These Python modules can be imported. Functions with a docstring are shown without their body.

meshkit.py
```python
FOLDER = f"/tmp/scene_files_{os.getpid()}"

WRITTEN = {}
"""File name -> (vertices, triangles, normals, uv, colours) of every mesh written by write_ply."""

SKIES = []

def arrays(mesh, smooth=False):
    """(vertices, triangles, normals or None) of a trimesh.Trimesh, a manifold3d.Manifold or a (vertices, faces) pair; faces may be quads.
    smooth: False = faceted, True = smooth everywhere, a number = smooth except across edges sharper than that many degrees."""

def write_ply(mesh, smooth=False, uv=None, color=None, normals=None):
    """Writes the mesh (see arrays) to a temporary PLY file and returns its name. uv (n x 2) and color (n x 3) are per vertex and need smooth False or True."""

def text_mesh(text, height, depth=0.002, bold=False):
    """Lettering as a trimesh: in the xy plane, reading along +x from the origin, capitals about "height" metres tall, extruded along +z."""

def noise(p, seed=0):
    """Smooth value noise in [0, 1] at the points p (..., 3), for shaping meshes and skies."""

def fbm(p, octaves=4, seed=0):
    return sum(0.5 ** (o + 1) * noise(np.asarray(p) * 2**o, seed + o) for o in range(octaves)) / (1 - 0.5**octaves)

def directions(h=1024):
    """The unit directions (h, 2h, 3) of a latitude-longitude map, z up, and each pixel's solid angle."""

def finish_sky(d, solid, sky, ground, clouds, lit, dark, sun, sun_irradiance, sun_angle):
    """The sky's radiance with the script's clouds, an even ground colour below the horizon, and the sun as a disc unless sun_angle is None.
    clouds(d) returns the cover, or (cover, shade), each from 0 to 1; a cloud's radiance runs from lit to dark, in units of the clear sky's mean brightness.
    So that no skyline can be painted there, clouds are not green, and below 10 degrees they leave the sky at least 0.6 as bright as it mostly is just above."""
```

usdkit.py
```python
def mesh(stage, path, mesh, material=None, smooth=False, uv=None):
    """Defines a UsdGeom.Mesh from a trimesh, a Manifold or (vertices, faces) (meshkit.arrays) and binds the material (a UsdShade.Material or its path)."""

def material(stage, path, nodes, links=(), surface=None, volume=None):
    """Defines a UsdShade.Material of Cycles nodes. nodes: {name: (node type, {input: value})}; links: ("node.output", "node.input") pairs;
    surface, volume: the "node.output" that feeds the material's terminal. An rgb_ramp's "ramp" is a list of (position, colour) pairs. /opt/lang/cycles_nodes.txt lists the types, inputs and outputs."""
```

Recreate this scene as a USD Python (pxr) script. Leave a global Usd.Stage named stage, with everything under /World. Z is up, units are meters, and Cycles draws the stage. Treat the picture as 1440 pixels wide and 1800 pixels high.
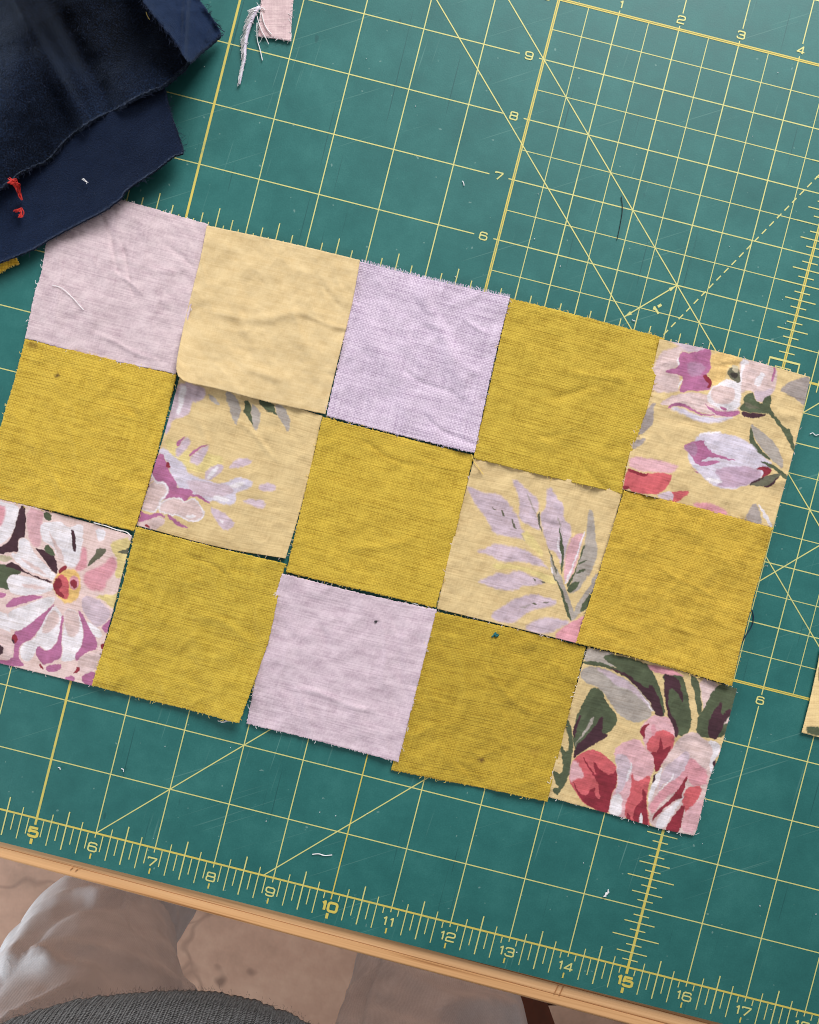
import math, random, numpy as np, trimesh, manifold3d, usdkit, meshkit
from shapely.geometry import LineString, Polygon, MultiLineString
from shapely.ops import unary_union
from scipy.spatial import Delaunay
from pxr import Usd, UsdGeom, UsdLux, UsdShade, Gf, Sdf, Vt
stage = Usd.Stage.CreateInMemory()
UsdGeom.SetStageUpAxis(stage, UsdGeom.Tokens.z); UsdGeom.SetStageMetersPerUnit(stage, 1.0)
UsdGeom.Xform.Define(stage, '/World'); UsdGeom.Scope.Define(stage, '/World/Looks')
IN = 0.0254
TOP = 0.742                                   # height of the mat's surface above the floor
# ------------------------------------------------------------------ camera
R = np.array([[0.969447, 0.245298, -0.001311], [0.245295, -0.969367, 0.012539], [0.001805, -0.012478, -0.999921]])   # rows: right, down, forward
CAM = np.array([9.66589, 6.53163, 13.44531]) * IN + [0, 0, TOP]
cam = UsdGeom.Camera.Define(stage, '/World/camera')
cam.CreateHorizontalApertureAttr(36.0); cam.CreateFocalLengthAttr(36.0 * 1450 / 1440)
cam.CreateClippingRangeAttr((0.02, 100.0)); cam.CreateFStopAttr(0.0); cam.CreateFocusDistanceAttr(0.34)
cam.CreateExposureAttr(-0.30)
M4 = np.eye(4); M4[0, :3] = R[0]; M4[1, :3] = -R[1]; M4[2, :3] = -R[2]; M4[3, :3] = CAM
cam.AddTransformOp().Set(Gf.Matrix4d(*M4.ravel().tolist()))
# ------------------------------------------------------------------ lamps: a tall window beyond the table, the pale ceiling, the room's own bounce
def rect(name, pos, aim, w, h, power, col):
    l = UsdLux.RectLight.Define(stage, '/World/' + name)
    l.CreateWidthAttr(w); l.CreateHeightAttr(h); l.CreateIntensityAttr(power); l.CreateColorAttr(Gf.Vec3f(*col))
    z = np.array(pos, float) - aim; z /= np.linalg.norm(z); x = np.cross([0, 0, 1.0], z)
    x = np.array([1.0, 0, 0]) if np.linalg.norm(x) < 1e-6 else x / np.linalg.norm(x); y = np.cross(z, x)
    m = np.eye(4); m[0, :3] = x; m[1, :3] = y; m[2, :3] = z; m[3, :3] = pos
    l.AddTransformOp().Set(Gf.Matrix4d(*m.ravel().tolist()))
    l.GetPrim().SetCustomDataByKey('kind', 'helper')
E_R = np.array([R[0][0], R[0][1]]); E_R /= np.linalg.norm(E_R); E_D = np.array([E_R[1], -E_R[0]])      # to the right and towards the maker, on the ground
def place(a, b, z): p = CAM[:2] + a * E_R + b * E_D; return np.array([p[0], p[1], z])                # metres right of / nearer than the spot below the camera
rect('window_light', place(0.58, -1.36, 1.72), place(0, 0.1, TOP), 0.95, 0.85, 22.0, (0.96, 0.99, 1.0))
rect('ceiling_light', place(0.2, -0.3, 2.7), place(0.2, -0.3, 0), 2.6, 2.6, 0.22, (1.0, 0.97, 0.93))
rect('side_window_light', place(-1.75, 0.62, 1.15), place(-.2, .45, .5), 0.8, 1.0, 15.0, (0.88, 0.94, 1.0))
dome = UsdLux.DomeLight.Define(stage, '/World/room_glow')
dm = usdkit.material(stage, '/World/Looks/room_glow', {'b': ('background_shader', {'color': (0.95, 0.97, 1.0), 'strength': 0.30})}, surface='b.background')
UsdShade.MaterialBindingAPI.Apply(dome.GetPrim()).Bind(dm); dome.GetPrim().SetCustomDataByKey('kind', 'structure')
# ------------------------------------------------------------------ helpers
rng = np.random.default_rng(7); random.seed(7)
def lin(c):
    c = np.asarray(c, float) / 255; return np.where(c <= 0.04045, c / 12.92, ((c + 0.055) / 1.055) ** 2.4)
def on_mat(px, py, z=0.0):
    """A point of the photograph measured on the plane z metres above the mat."""
    d = R.T @ np.array([(px - 720) / 1450, (py - 900) / 1450, 1.0]); p = CAM + (TOP + z - CAM[2]) / d[2] * d
    return p[:2]
def on_mats(pts, z=0.0): return np.array([on_mat(x, y, z) for x, y in pts])
counts = {}
def numbered(parent, name):
    k = (parent, name); n = counts.get(k, 0); counts[k] = n + 1
    return f'{parent}/{name}' + (f'_{n:03d}' if n else '')
def pathof(parent): return '/World' if parent is None else parent.GetPath().pathString
def obj(name, m, mat, parent=None, smooth=False, uv=None, col=None, label=None):
    p = numbered(pathof(parent), name)
    g = usdkit.mesh(stage, p, m, mat, smooth=smooth, uv=uv)
    if col is not None:
        UsdGeom.PrimvarsAPI(g).CreatePrimvar('printcol', Sdf.ValueTypeNames.Color3fArray, 'vertex').Set(Vt.Vec3fArray.FromNumpy(np.asarray(col, np.float32)))
    if label: g.GetPrim().SetCustomDataByKey('label', label)
    return g.GetPrim()
def tag(o, label=None, cat=None, group=None, kind=None):
    for k, v in (('label', label), ('category', cat), ('group', group), ('kind', kind)):
        if v: o.SetCustomDataByKey(k, v)
    return o
def thing(name, label, cat, loc=(0, 0, 0), group=None):
    x = UsdGeom.Xform.Define(stage, numbered('/World', name)); x.AddTranslateOp().Set(Gf.Vec3d(*map(float, loc)))
    t = tag(x.GetPrim(), label, cat, group); ORG[t.GetPath()] = np.array(loc, float); return t
ORG = {}
def part(t, name, m, mat, **k):
    """A part: its mesh, given in world space, moved to its thing's own origin."""
    v, f, n = meshkit.arrays(m, False); root = t
    while root.GetPath() not in ORG: root = root.GetParent()
    return obj(name, (v - ORG[root.GetPath()], f), mat, t, **k)
def tube(pts, r, sides=5):
    pts = np.asarray(pts, float); n = len(pts); r = np.broadcast_to(r, n)
    t = np.gradient(pts, axis=0); t /= np.linalg.norm(t, axis=1, keepdims=True) + 1e-12
    up = np.where(np.abs(t[:, 2:3]) > 0.9, [[1.0, 0, 0]], [[0, 0, 1.0]]); a = np.cross(t, up); a /= np.linalg.norm(a, axis=1, keepdims=True); b = np.cross(t, a)
    th = np.arange(sides) / sides * 2 * np.pi
    v = pts[:, None] + r[:, None, None] * (np.cos(th)[None, :, None] * a[:, None] + np.sin(th)[None, :, None] * b[:, None])
    i = np.arange(n - 1)[:, None] * sides; j = np.arange(sides)[None]; k = (j + 1) % sides
    q = np.stack([i + j, i + k, i + sides + k, i + sides + j], -1).reshape(-1, 4)
    f = np.vstack([q[:, [0, 1, 2]], q[:, [0, 2, 3]]])
    ends = [[0, s + 1, s] for s in range(1, sides - 1)] + [[(n - 1) * sides, (n - 1) * sides + s, (n - 1) * sides + s + 1] for s in range(1, sides - 1)]
    return trimesh.Trimesh(v.reshape(-1, 3), np.vstack([f, ends]), process=False)
def spline(pts, n=24):
    pts = np.asarray(pts, float); t = np.linspace(0, len(pts) - 1, n); P = np.vstack([2 * pts[0] - pts[1], pts, 2 * pts[-1] - pts[-2]])
    i = np.minimum(t.astype(int), len(pts) - 2); u = (t - i)[:, None]; a, b, c, d = P[i], P[i + 1], P[i + 2], P[i + 3]
    return 0.5 * (2 * b + (c - a) * u + (2 * a - 5 * b + 4 * c - d) * u ** 2 + (3 * b - a - 3 * c + d) * u ** 3)
cat = trimesh.util.concatenate
def flat(shape, z):
    """A printed mark: a thin sheet of the shapely shape (metres), its upper face at z."""
    out = []
    for g in getattr(shape, 'geoms', [shape]):
        if g.area < 1e-10: continue
        v, f = trimesh.creation.triangulate_polygon(g, engine='earcut'); a = np.cross(v[f[:, 1]] - v[f[:, 0]], v[f[:, 2]] - v[f[:, 0]]); f = np.where((a < 0)[:, None], f[:, ::-1], f)
        out.append(trimesh.Trimesh(np.c_[v, np.full(len(v), z)], f, process=False))
    return cat(out)
# ------------------------------------------------------------------ materials
class G:
    def __init__(s): s.n, s.l, s.i = {}, [], 0
    def __call__(s, kind, **inp):
        s.i += 1; name = f'n{s.i}'; vals = {}
        for k, v in inp.items():
            if isinstance(v, str) and '.' in v: s.l.append((v, f'{name}.{k}'))
            else: vals[k] = v
        s.n[name] = (kind, vals); return name
    def m(s, op, a, b=0.5, c=0.0): return s('math', math_type=op, value1=a, value2=b, value3=c) + '.value'
    def noise(s, vec, scale, detail=3.0, rough=0.55): return s('noise_texture', vector=vec, scale=scale, detail=detail, roughness=rough) + '.fac'
    def mul(s, vec, k): return s('vector_math', math_type='multiply', vector1=vec, vector2=k) + '.vector'
    def ramp(s, fac, stops): return s('rgb_ramp', fac=fac, ramp=stops) + '.color'
    def mix(s, fac, a, b, mode='mix'): return s('mix_color', blend_type=mode, fac=fac, a=a, b=b) + '.result'
    def done(s, path, **p):
        b = s('principled_bsdf', **p); return usdkit.material(stage, '/World/Looks/' + path, s.n, s.l, surface=b + '.BSDF')
def cloth_mat(path, pitch, weave, slub_u, slub_v, blotch, bump, hole=(0.62, 0.55, 0.45), sheen=0.12, attr=True, base=None, rough=0.85):
    g = G(); uv = g('uvmap', attribute='st') + '.UV'
    wob = g('vector_math', math_type='subtract', vector1=g('noise_texture', vector=uv, scale=0.35, detail=2.0) + '.color', vector2=(0.5, 0.5, 0.5)) + '.vector'
    uw = g('vector_math', math_type='add', vector1=uv, vector2=g.mul(wob, (0.55, 0.55, 0))) + '.vector'
    sc = 0.31416 / pitch
    wx = g('wave_texture', vector=uw, scale=sc, bands_direction='x') + '.fac'; wy = g('wave_texture', vector=uw, scale=sc * 0.97, bands_direction='y') + '.fac'
    w = g.m('sqrt', g.m('multiply', wx, wy))
    su = g.noise(g.mul(uv, (0.05, 1.7, 1)), 1.0, 2.0, 0.6); sv = g.noise(g.mul(uv, (1.7, 0.05, 1)), 1.0, 2.0, 0.6)
    bl = g.noise(g.mul(uv, (0.8, 1.25, 1)), 0.19, 5.0, 0.65); fine = g.noise(uv, 1.6, 2.0)
    v = g.m('multiply_add', w, weave, 1.0 - weave * 0.62)
    for n, k in ((su, slub_u), (sv, slub_v), (bl, blotch), (fine, 0.65)):
        v = g.m('add', v, g.m('multiply', g.m('subtract', n, 0.5), k))
    c = g('attribute', attribute='printcol') + '.color' if attr else base
    dark = g('mix_color', blend_type='multiply', fac=1.0, a=c, b=hole) + '.result'
    v2 = g.m('maximum', g.m('minimum', v, 1.25), 0.0)
    col = g('mix_color', blend_type='mix', fac=v2, a=dark, b=c, use_clamp=False) + '.result'
    h = g.m('add', g.m('multiply', w, 0.6), g.m('add', g.m('multiply', su, 0.9 * slub_u), g.m('multiply', sv, 0.9 * slub_v)))
    nb = g('bump', height=h, strength=bump, distance=0.00012) + '.normal'
    return g.done(path, base_color=col, roughness=rough, normal=nb, sheen_weight=sheen, sheen_roughness=0.5, specular_ior_level=0.25)
MUSTARD = cloth_mat('mustard_linen', 0.62, 1.0, 1.9, 0.9, 1.15, 0.9, hole=(0.50, 0.42, 0.16))
LILAC_W = cloth_mat('lilac_linen', 0.62, 1.2, 1.5, 1.1, 0.7, 0.8, hole=(0.46, 0.38, 0.48))
LILAC_F = cloth_mat('lilac_cotton', 0.50, 0.5, 1.5, 0.7, 1.9, 0.6, hole=(0.60, 0.52, 0.58))
COTTON = cloth_mat('printed_cotton', 0.46, 0.45, 2.0, 0.7, 1.5, 0.4, hole=(0.70, 0.64, 0.58))
CREAM = cloth_mat('cream_cotton', 0.46, 0.25, 0.9, 0.4, 1.4, 0.4, hole=(0.74, 0.66, 0.52))
def plain(path, rgb, rough=0.8, var=0.15, scale=300.0, **k):
    g = G(); pos = g('geometry') + '.position'; n = g.noise(pos, scale)
    c = lin(rgb); col = g.ramp(n, [(0.25, tuple(c * (1 - var))), (0.75, tuple(np.minimum(c * (1 + var), 1)))])
    return g.done(path, base_color=col, roughness=rough, **k)
def mat_material():
    g = G(); pos = g('geometry') + '.position'
    mott = g.noise(pos, 60.0, 5.0, 0.65); fine = g.noise(pos, 1500.0, 2.0)
    c = g.ramp(g.m('add', g.m('multiply', mott, 0.7), g.m('multiply', fine, 0.3)), [(0.3, tuple(lin((33, 91, 88)))), (0.5, tuple(lin((40, 101, 97)))), (0.72, tuple(lin((52, 113, 108))))])
    # faint knife scores running mostly away from the maker, and pale rubbed specks
    r1 = g('vector_rotate', vector=pos, rotate_type='z_axis', angle=0.07) + '.vector'
    s1 = g.noise(g.mul(r1, (900.0, 22.0, 1)), 1.0, 1.0); k1 = g.ramp(s1, [(0.0, (0, 0, 0)), (0.70, (0, 0, 0)), (0.76, (1, 1, 1)), (1.0, (1, 1, 1))])
    gate = g.ramp(g.noise(pos, 26.0, 2.0), [(0.0, (0, 0, 0)), (0.52, (0, 0, 0)), (0.68, (1, 1, 1)), (1, (1, 1, 1))])
    f1 = g('mix_color', blend_type='multiply', fac=1.0, a=k1, b=gate) + '.result'
    sep = g('separate_color', color=f1) + '.r' if False else g('separate_xyz', vector=f1) + '.x'
    c = g.mix(g.m('multiply', sep, 0.42), c, tuple(lin((120, 160, 150))))
    sp = g.ramp(g.noise(pos, 420.0, 1.0), [(0.0, (0, 0, 0)), (0.77, (0, 0, 0)), (0.80, (1, 1, 1)), (1, (1, 1, 1))])
    c = g.mix(g.m('multiply', g('separate_xyz', vector=sp) + '.x', 0.35), c, tuple(lin((150, 175, 165))))
    dk = g.ramp(g.noise(g.mul(pos, (1.0, 0.35, 1.0)), 190.0, 1.0), [(0.0, (1, 1, 1)), (0.205, (1, 1, 1)), (0.23, (0, 0, 0)), (1, (0, 0, 0))])
    c = g.mix(g.m('multiply', g('separate_xyz', vector=dk) + '.x', 0.45), c, tuple(lin((22, 66, 68))))
    r2 = g('vector_rotate', vector=pos, rotate_type='z_axis', angle=-0.55) + '.vector'
    for sc, th_, k, tone in (((14.0, 1100.0, 1), .73, .30, (110, 150, 140)), ((1000.0, 16.0, 1), .745, .55, (20, 62, 64))):
        sx = g.ramp(g.noise(g.mul(r2 if sc[1] > sc[0] else pos, sc), 1.0, 1.0), [(0, (0, 0, 0)), (th_, (0, 0, 0)), (th_ + .04, (1, 1, 1)), (1, (1, 1, 1))])
        c = g.mix(g.m('multiply', g('separate_xyz', vector=sx) + '.x', k), c, tuple(lin(tone)))
    nb = g('bump', height=g.noise(pos, 1900.0, 3.0), strength=0.35, distance=0.0001) + '.normal'
    ro = g.m('multiply_add', mott, 0.14, 0.42)
    return g.done('mat_vinyl', base_color=c, roughness=ro, normal=nb, specular_ior_level=0.33)
MATV = mat_material()
def ink(path, rgb):
    g = G(); pos = g('geometry') + '.position'; n = g.noise(pos, 700.0, 3.0, 0.7); m = g.noise(pos, 40.0, 2.0)
    c = lin(rgb); worn = lin((130, 160, 120))
    col = g.ramp(g.m('add', g.m('multiply', n, 0.6), g.m('multiply', m, 0.4)), [(0.30, tuple(0.4 * c + 0.6 * worn)), (0.45, tuple(0.9 * c + 0.1 * worn)), (0.55, tuple(c)), (1.0, tuple(np.minimum(c * 1.06, 1)))])
    return g.done(path, base_color=col, roughness=0.55)
INK = ink('yellow_ink', (210, 202, 124)); INKB = ink('strong_yellow_ink', (208, 186, 84))
def bamboo(path, rgb, seed):
    g = G(); pos = g('geometry') + '.position'; r = g('vector_rotate', vector=pos, rotate_type='z_axis', angle=0.0125) + '.vector'
    r = g('vector_math', math_type='add', vector1=r, vector2=(seed * 3.1, seed * 0.37, 0)) + '.vector'
    a = g.noise(g.mul(r, (9.0, 900.0, 300.0)), 1.0, 3.0, 0.6); b = g.noise(g.mul(r, (3.0, 230.0, 80.0)), 1.0, 2.0)
    c = lin(rgb); col = g.ramp(g.m('add', g.m('multiply', a, 0.6), g.m('multiply', b, 0.4)), [(0.33, tuple(c * (0.48, 0.36, 0.27))), (0.43, tuple(c * (0.86, 0.82, 0.77))), (0.58, tuple(c)), (0.8, tuple(np.minimum(c * 1.15, 1)))])
    nb = g('bump', height=a, strength=0.3, distance=0.0002) + '.normal'
    return g.done(path, base_color=col, roughness=0.42, normal=nb, specular_ior_level=0.4)
def floor_material():
    g = G(); pos = g('geometry') + '.position'
    a = g.noise(pos, 5.0, 6.0, 0.65); b = g.noise(pos, 26.0, 4.0, 0.65)
    c = g.ramp(g.m('add', g.m('multiply', a, 0.55), g.m('multiply', b, 0.45)), [(0.30, tuple(lin((156, 124, 104)))), (0.5, tuple(lin((182, 144, 122)))), (0.7, tuple(lin((200, 164, 140))))])
    st = g.ramp(g.noise(pos, 15.0, 2.0, 0.7), [(0, (1, 1, 1)), (0.27, (1, 1, 1)), (0.34, (0, 0, 0)), (1, (0, 0, 0))])
    c = g.mix(g.m('multiply', g('separate_xyz', vector=st) + '.x', 0.6), c, tuple(lin((82, 58, 48))))
    wp = g('vector_math', math_type='add', vector1=pos, vector2=g.mul(g('noise_texture', vector=pos, scale=9.0) + '.color', (0.12, 0.12, 0))) + '.vector'
    vo = g('voronoi_texture', vector=wp, scale=2.6, feature='distance_to_edge') + '.distance'
    cr = g.ramp(vo, [(0, (1, 1, 1)), (0.002, (1, 1, 1)), (0.007, (0, 0, 0)), (1, (0, 0, 0))])
    c = g.mix(g.m('multiply', g('separate_xyz', vector=cr) + '.x', 0.35), c, tuple(lin((84, 60, 50))))
    return g.done('worn_concrete', base_color=c, roughness=0.6, normal=g('bump', height=b, strength=0.3, distance=0.003) + '.normal')
def navy_material(path, deep, blue, ang, sc):
    g = G(); pos = g('geometry') + '.position'
    d = [g('vector_math', math_type='dot_product', vector1=pos, vector2=(math.cos(ang + k), math.sin(ang + k), 0)) + '.value' for k in (0, math.pi / 2)]
    w = [g('noise_texture', dimensions='1D', w=x, scale=s, detail=1.0) + '.fac' for x, s in zip(d, sc)]
    f = g.m('add', g.m('multiply', w[0], 0.5), g.m('multiply', w[1], 0.5)); n = g.noise(pos, 1700.0, 3.0, 0.7); n2 = g.noise(pos, 160.0, 3.0)
    f = g.m('add', f, g.m('add', g.m('multiply', g.m('subtract', n, 0.5), 0.7), g.m('multiply', g.m('subtract', n2, 0.5), 0.10)))
    c = g.ramp(f, [(0.34, tuple(lin(deep))), (0.5, tuple(lin(np.add(deep, blue) / 2))), (0.66, tuple(lin(blue)))])
    return g.done(path, base_color=c, roughness=0.95, sheen_weight=0.22, sheen_roughness=0.4, sheen_tint=(0.4, 0.5, 0.7), specular_ior_level=0.1, normal=g('bump', height=n, strength=0.8, distance=0.0007) + '.normal')
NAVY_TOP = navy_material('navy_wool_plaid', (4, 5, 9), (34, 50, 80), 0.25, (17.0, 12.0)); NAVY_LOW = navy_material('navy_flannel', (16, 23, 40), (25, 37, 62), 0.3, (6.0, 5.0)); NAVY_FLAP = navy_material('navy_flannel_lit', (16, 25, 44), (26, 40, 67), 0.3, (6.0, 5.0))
def trouser_material():
    g = G(); pos = g('geometry') + '.position'; r = g('vector_rotate', vector=pos, rotate_type='z_axis', angle=0.6) + '.vector'
    tw = g('wave_texture', vector=r, scale=230.0, bands_direction='x', distortion=1.0, detail=1.0) + '.fac'; n = g.noise(pos, 45.0, 4.0); f = g.noise(pos, 900.0, 2.0)
    c = g.ramp(g.m('add', g.m('multiply', n, 0.5), g.m('add', g.m('multiply', tw, 0.07), g.m('multiply', f, 0.35))), [(0.3, tuple(lin((196, 197, 200)))), (0.65, tuple(lin((228, 230, 233))))])
    return g.done('grey_twill', base_color=c, roughness=0.85, sheen_weight=0.1, normal=g('bump', height=g.m('add', g.m('multiply', tw, 0.5), f), strength=0.3, distance=0.0004) + '.normal')
def knit_material():
    g = G(); uv = g('uvmap', attribute='st') + '.UV'
    wob = g.mul(g('noise_texture', vector=uv, scale=0.25, detail=2.0) + '.color', (1.0, 1.0, 0)); u = g('vector_math', math_type='add', vector1=uv, vector2=wob) + '.vector'
    w = g('wave_texture', vector=u, scale=0.31416 / 1.5, bands_direction='x') + '.fac'; wv = g('wave_texture', vector=u, scale=0.31416 / 1.1, bands_direction='y') + '.fac'
    n = g.noise(g.mul(uv, (1.0, 0.4, 1)), 0.9, 3.0, 0.75); n2 = g.noise(g.mul(uv, (1.0, 0.5, 1)), 0.35, 2.0)
    f = g.m('add', g.m('multiply', w, 0.20), g.m('add', g.m('multiply_add', n, 1.25, -0.42), g.m('multiply', n2, 0.40)))
    c = g.ramp(f, [(0.34, tuple(lin((7, 7, 8)))), (0.5, tuple(lin((27, 26, 28)))), (0.66, tuple(lin((70, 69, 72))))])
    return g.done('charcoal_knit', base_color=c, roughness=0.95, sheen_weight=0.25, specular_ior_level=0.1, normal=g('bump', height=g.m('add', w, g.m('multiply', g.m('add', n, g.m('multiply', wv, 0.4)), 0.8)), strength=0.9, distance=0.0007) + '.normal')
WHITE_T = plain('white_thread', (232, 226, 226), 0.8); LILAC_T = plain('lilac_thread', (214, 196, 214), 0.8); YELLOW_T = plain('yellow_thread', (222, 190, 96), 0.8); MUST_T = plain('mustard_thread', (196, 158, 50), 0.8)
BLACK_T = plain('black_thread', (18, 20, 24), 0.7); NAVY_T = plain('navy_thread', (18, 34, 66), 0.8); RED_T = plain('red_thread', (205, 46, 36), 0.8); TEAL_T = plain('teal_lint', (30, 96, 98), 0.9); PINK_T = plain('pale_pink_thread', (226, 206, 208), 0.8)
NAVY_FUZZ = plain('navy_fuzz', (24, 34, 60), 0.9); GREY_FUZZ = plain('charcoal_fuzz', (70, 68, 70), 0.9)
DARKWOOD = plain('dark_red_wood', (92, 44, 26), 0.45, 0.25, 40.0)
# ------------------------------------------------------------------ setting: floor and table
fl = trimesh.Trimesh([[-3, -3, 0], [3.5, -3, 0], [3.5, 3.5, 0], [-3, 3.5, 0]], [[0, 1, 2], [0, 2, 3]])
tag(obj('floor', fl, floor_material()), 'worn tan concrete floor with dark stains and hairline cracks', kind='structure')
SL = -0.0125                                     # the table's front edge runs very slightly askew to the mat's rulers
ea = np.array([math.cos(SL), math.sin(SL)]); eb = np.array([-ea[1], ea[0]]); E0 = np.array([4.577, -0.858]) * IN
def tb(u, v): return E0 + u * ea + v * eb        # along the front edge, and into the table
TT = TOP - 0.0022                                 # the table top lies under the 2.2 mm mat
table = thing('table', 'pale bamboo table with laminated front edge below the cutting mat', 'table', (*tb(0.3, 0.35), 0))
def bevel_box(u0, u1, v0, v1, z0, z1, r_front=0.0, n=40):
    """A strip along the table's front; its front upper edge is rounded with r_front."""
    prof = [(v1, z0), (v1, z1)]
    if r_front: prof += [(v0 + r_front - r_front * math.sin(t), z1 - r_front + r_front * math.cos(t)) for t in np.linspace(0, np.pi / 2, 7)]
    else: prof += [(v0 + 0.0004, z1), (v0, z1 - 0.0004)]
    prof += [(v0, z0)]
    us = np.linspace(u0, u1, n); P = len(prof); v = np.array([[*tb(u, a), z] for u in us for a, z in prof])
    f = []
    for i in range(n - 1):
        for j in range(P):
            k = (j + 1) % P; a, b, c, d = i * P + j, i * P + k, (i + 1) * P + k, (i + 1) * P + j; f += [[a, b, c], [a, c, d]]
    f += [[0, j + 1, j] for j in range(1, P - 1)] + [[(n - 1) * P, (n - 1) * P + j, (n - 1) * P + j + 1] for j in range(1, P - 1)]
    m = trimesh.Trimesh(v, f, process=False); trimesh.repair.fix_normals(m); return m
strip_v = [0.0, 0.0049, 0.0096, 0.0138, 0.0210]; tones = [(232, 178, 126), (238, 186, 136), (230, 174, 122), (234, 184, 134)]
for i in range(4):
    part(table, 'bamboo_strip', bevel_box(-0.62, 0.88, strip_v[i], strip_v[i + 1] - 0.00004, TT - 0.026, TT + (0.0 if i else -0.00012), 0.0016 if i == 0 else 0.0), bamboo(f'bamboo_{i}', tones[i], i + 1.0), smooth=30)
for k, (u, i) in enumerate(((0.187, 3), (0.2395, 1), (-0.12, 2), (0.52, 2), (0.03, 0))):        # the growth rings (nodes) of the canes: two fine raised ridges each
    for s in (-0.0011, 0.0011):
        v0, v1 = strip_v[i] + (0.0036 if i == 0 else 0.0004), strip_v[i + 1] - 0.0004
        part(table, 'bamboo_node', tube([[*tb(u + s + 0.0006 * q, v0 + (v1 - v0) * q), TT + 0.0001] for q in (0, 0.33, 0.66, 1)], 0.00028, 6), plain(f'bamboo_node_{k}_{int(s > 0)}', (176, 122, 76), 0.5))
part(table, 'tabletop', bevel_box(-0.62, 0.88, 0.0212, 0.70, TT - 0.026, TT, n=2), bamboo('bamboo_top', (222, 166, 112), 9.0))
for u, v in ((-0.56, 0.08), (0.82, 0.08), (-0.56, 0.64), (0.82, 0.64)):
    p = tb(u, v); b = trimesh.creation.box((0.05, 0.05, TT - 0.0262)); b.apply_translation((*p, (TT - 0.0262) / 2)); part(table, 'table_leg', b, bamboo(f'bamboo_leg_{int(u*100)}_{int(v*100)}'.replace('-', 'm'), (206, 150, 98), 4.0))
# ------------------------------------------------------------------ the cutting mat and its print
mat_t = thing('cutting_mat', 'large teal green self-healing cutting mat printed with yellow inch grid', 'cutting mat', (9.66 * IN, 6.5 * IN, TOP))
X0, X1, Y0, Y1 = -0.9, 24.9, -0.525, 18.6
mb = Polygon([(X0, Y0), (X1, Y0), (X1, Y1), (X0, Y1)]).buffer(-0.15).buffer(0.15, 6)
mm = trimesh.creation.extrude_polygon(Polygon(np.array(mb.exterior.coords) * IN), 0.0022 - 0.0001, engine='earcut'); mm.apply_translation((0, 0, TOP - 0.0021))
part(mat_t, 'mat_sheet', mm, MATV)
def seg(a, b, w): return LineString([a, b]).buffer(w / 2, cap_style=2)
def lines(name, segs, w, mat, lift, **k):
    g = [seg(a, b, w * (1 if len(s) < 1 else s[0])) for a, b, *s in segs]; ms = []
    for i_, p in enumerate(g):
        q = np.array(p.exterior.coords)[:-1] * IN; ms.append(trimesh.Trimesh(np.c_[q, np.full(len(q), TOP + lift + i_ * 1.2e-6 * min(1, 8 / len(g)))], [[0, 1, 2], [0, 2, 3]] if Polygon(q).exterior.is_ccw else [[0, 2, 1], [0, 3, 2]], process=False))
    return part(mat_t, name, cat(ms), mat, **k)
THIN = 0.0168
h1 = []
for y in range(1, 19):
    if y in (5, 10, 15): continue
    if 6 <= y <= 14: h1 += [((0, y), (9.60, y)), ((9.92, y), (24, y))]
    else: h1.append(((0, y), (24, y)))
lines('grid_line_across', h1, THIN, INK, 0.00004)
v1 = []
for x in range(1, 24):
    if x in (5, 10, 15, 20): continue
    if 11 <= x <= 19: v1 += [((x, -0.075), (x, 4.69)), ((x, 4.88), (x, 15.06)), ((x, 15.265), (x, 18))]
    else: v1.append(((x, -0.075), (x, 18)))
lines('grid_line_along', v1, THIN, INK, 0.00005)
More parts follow.
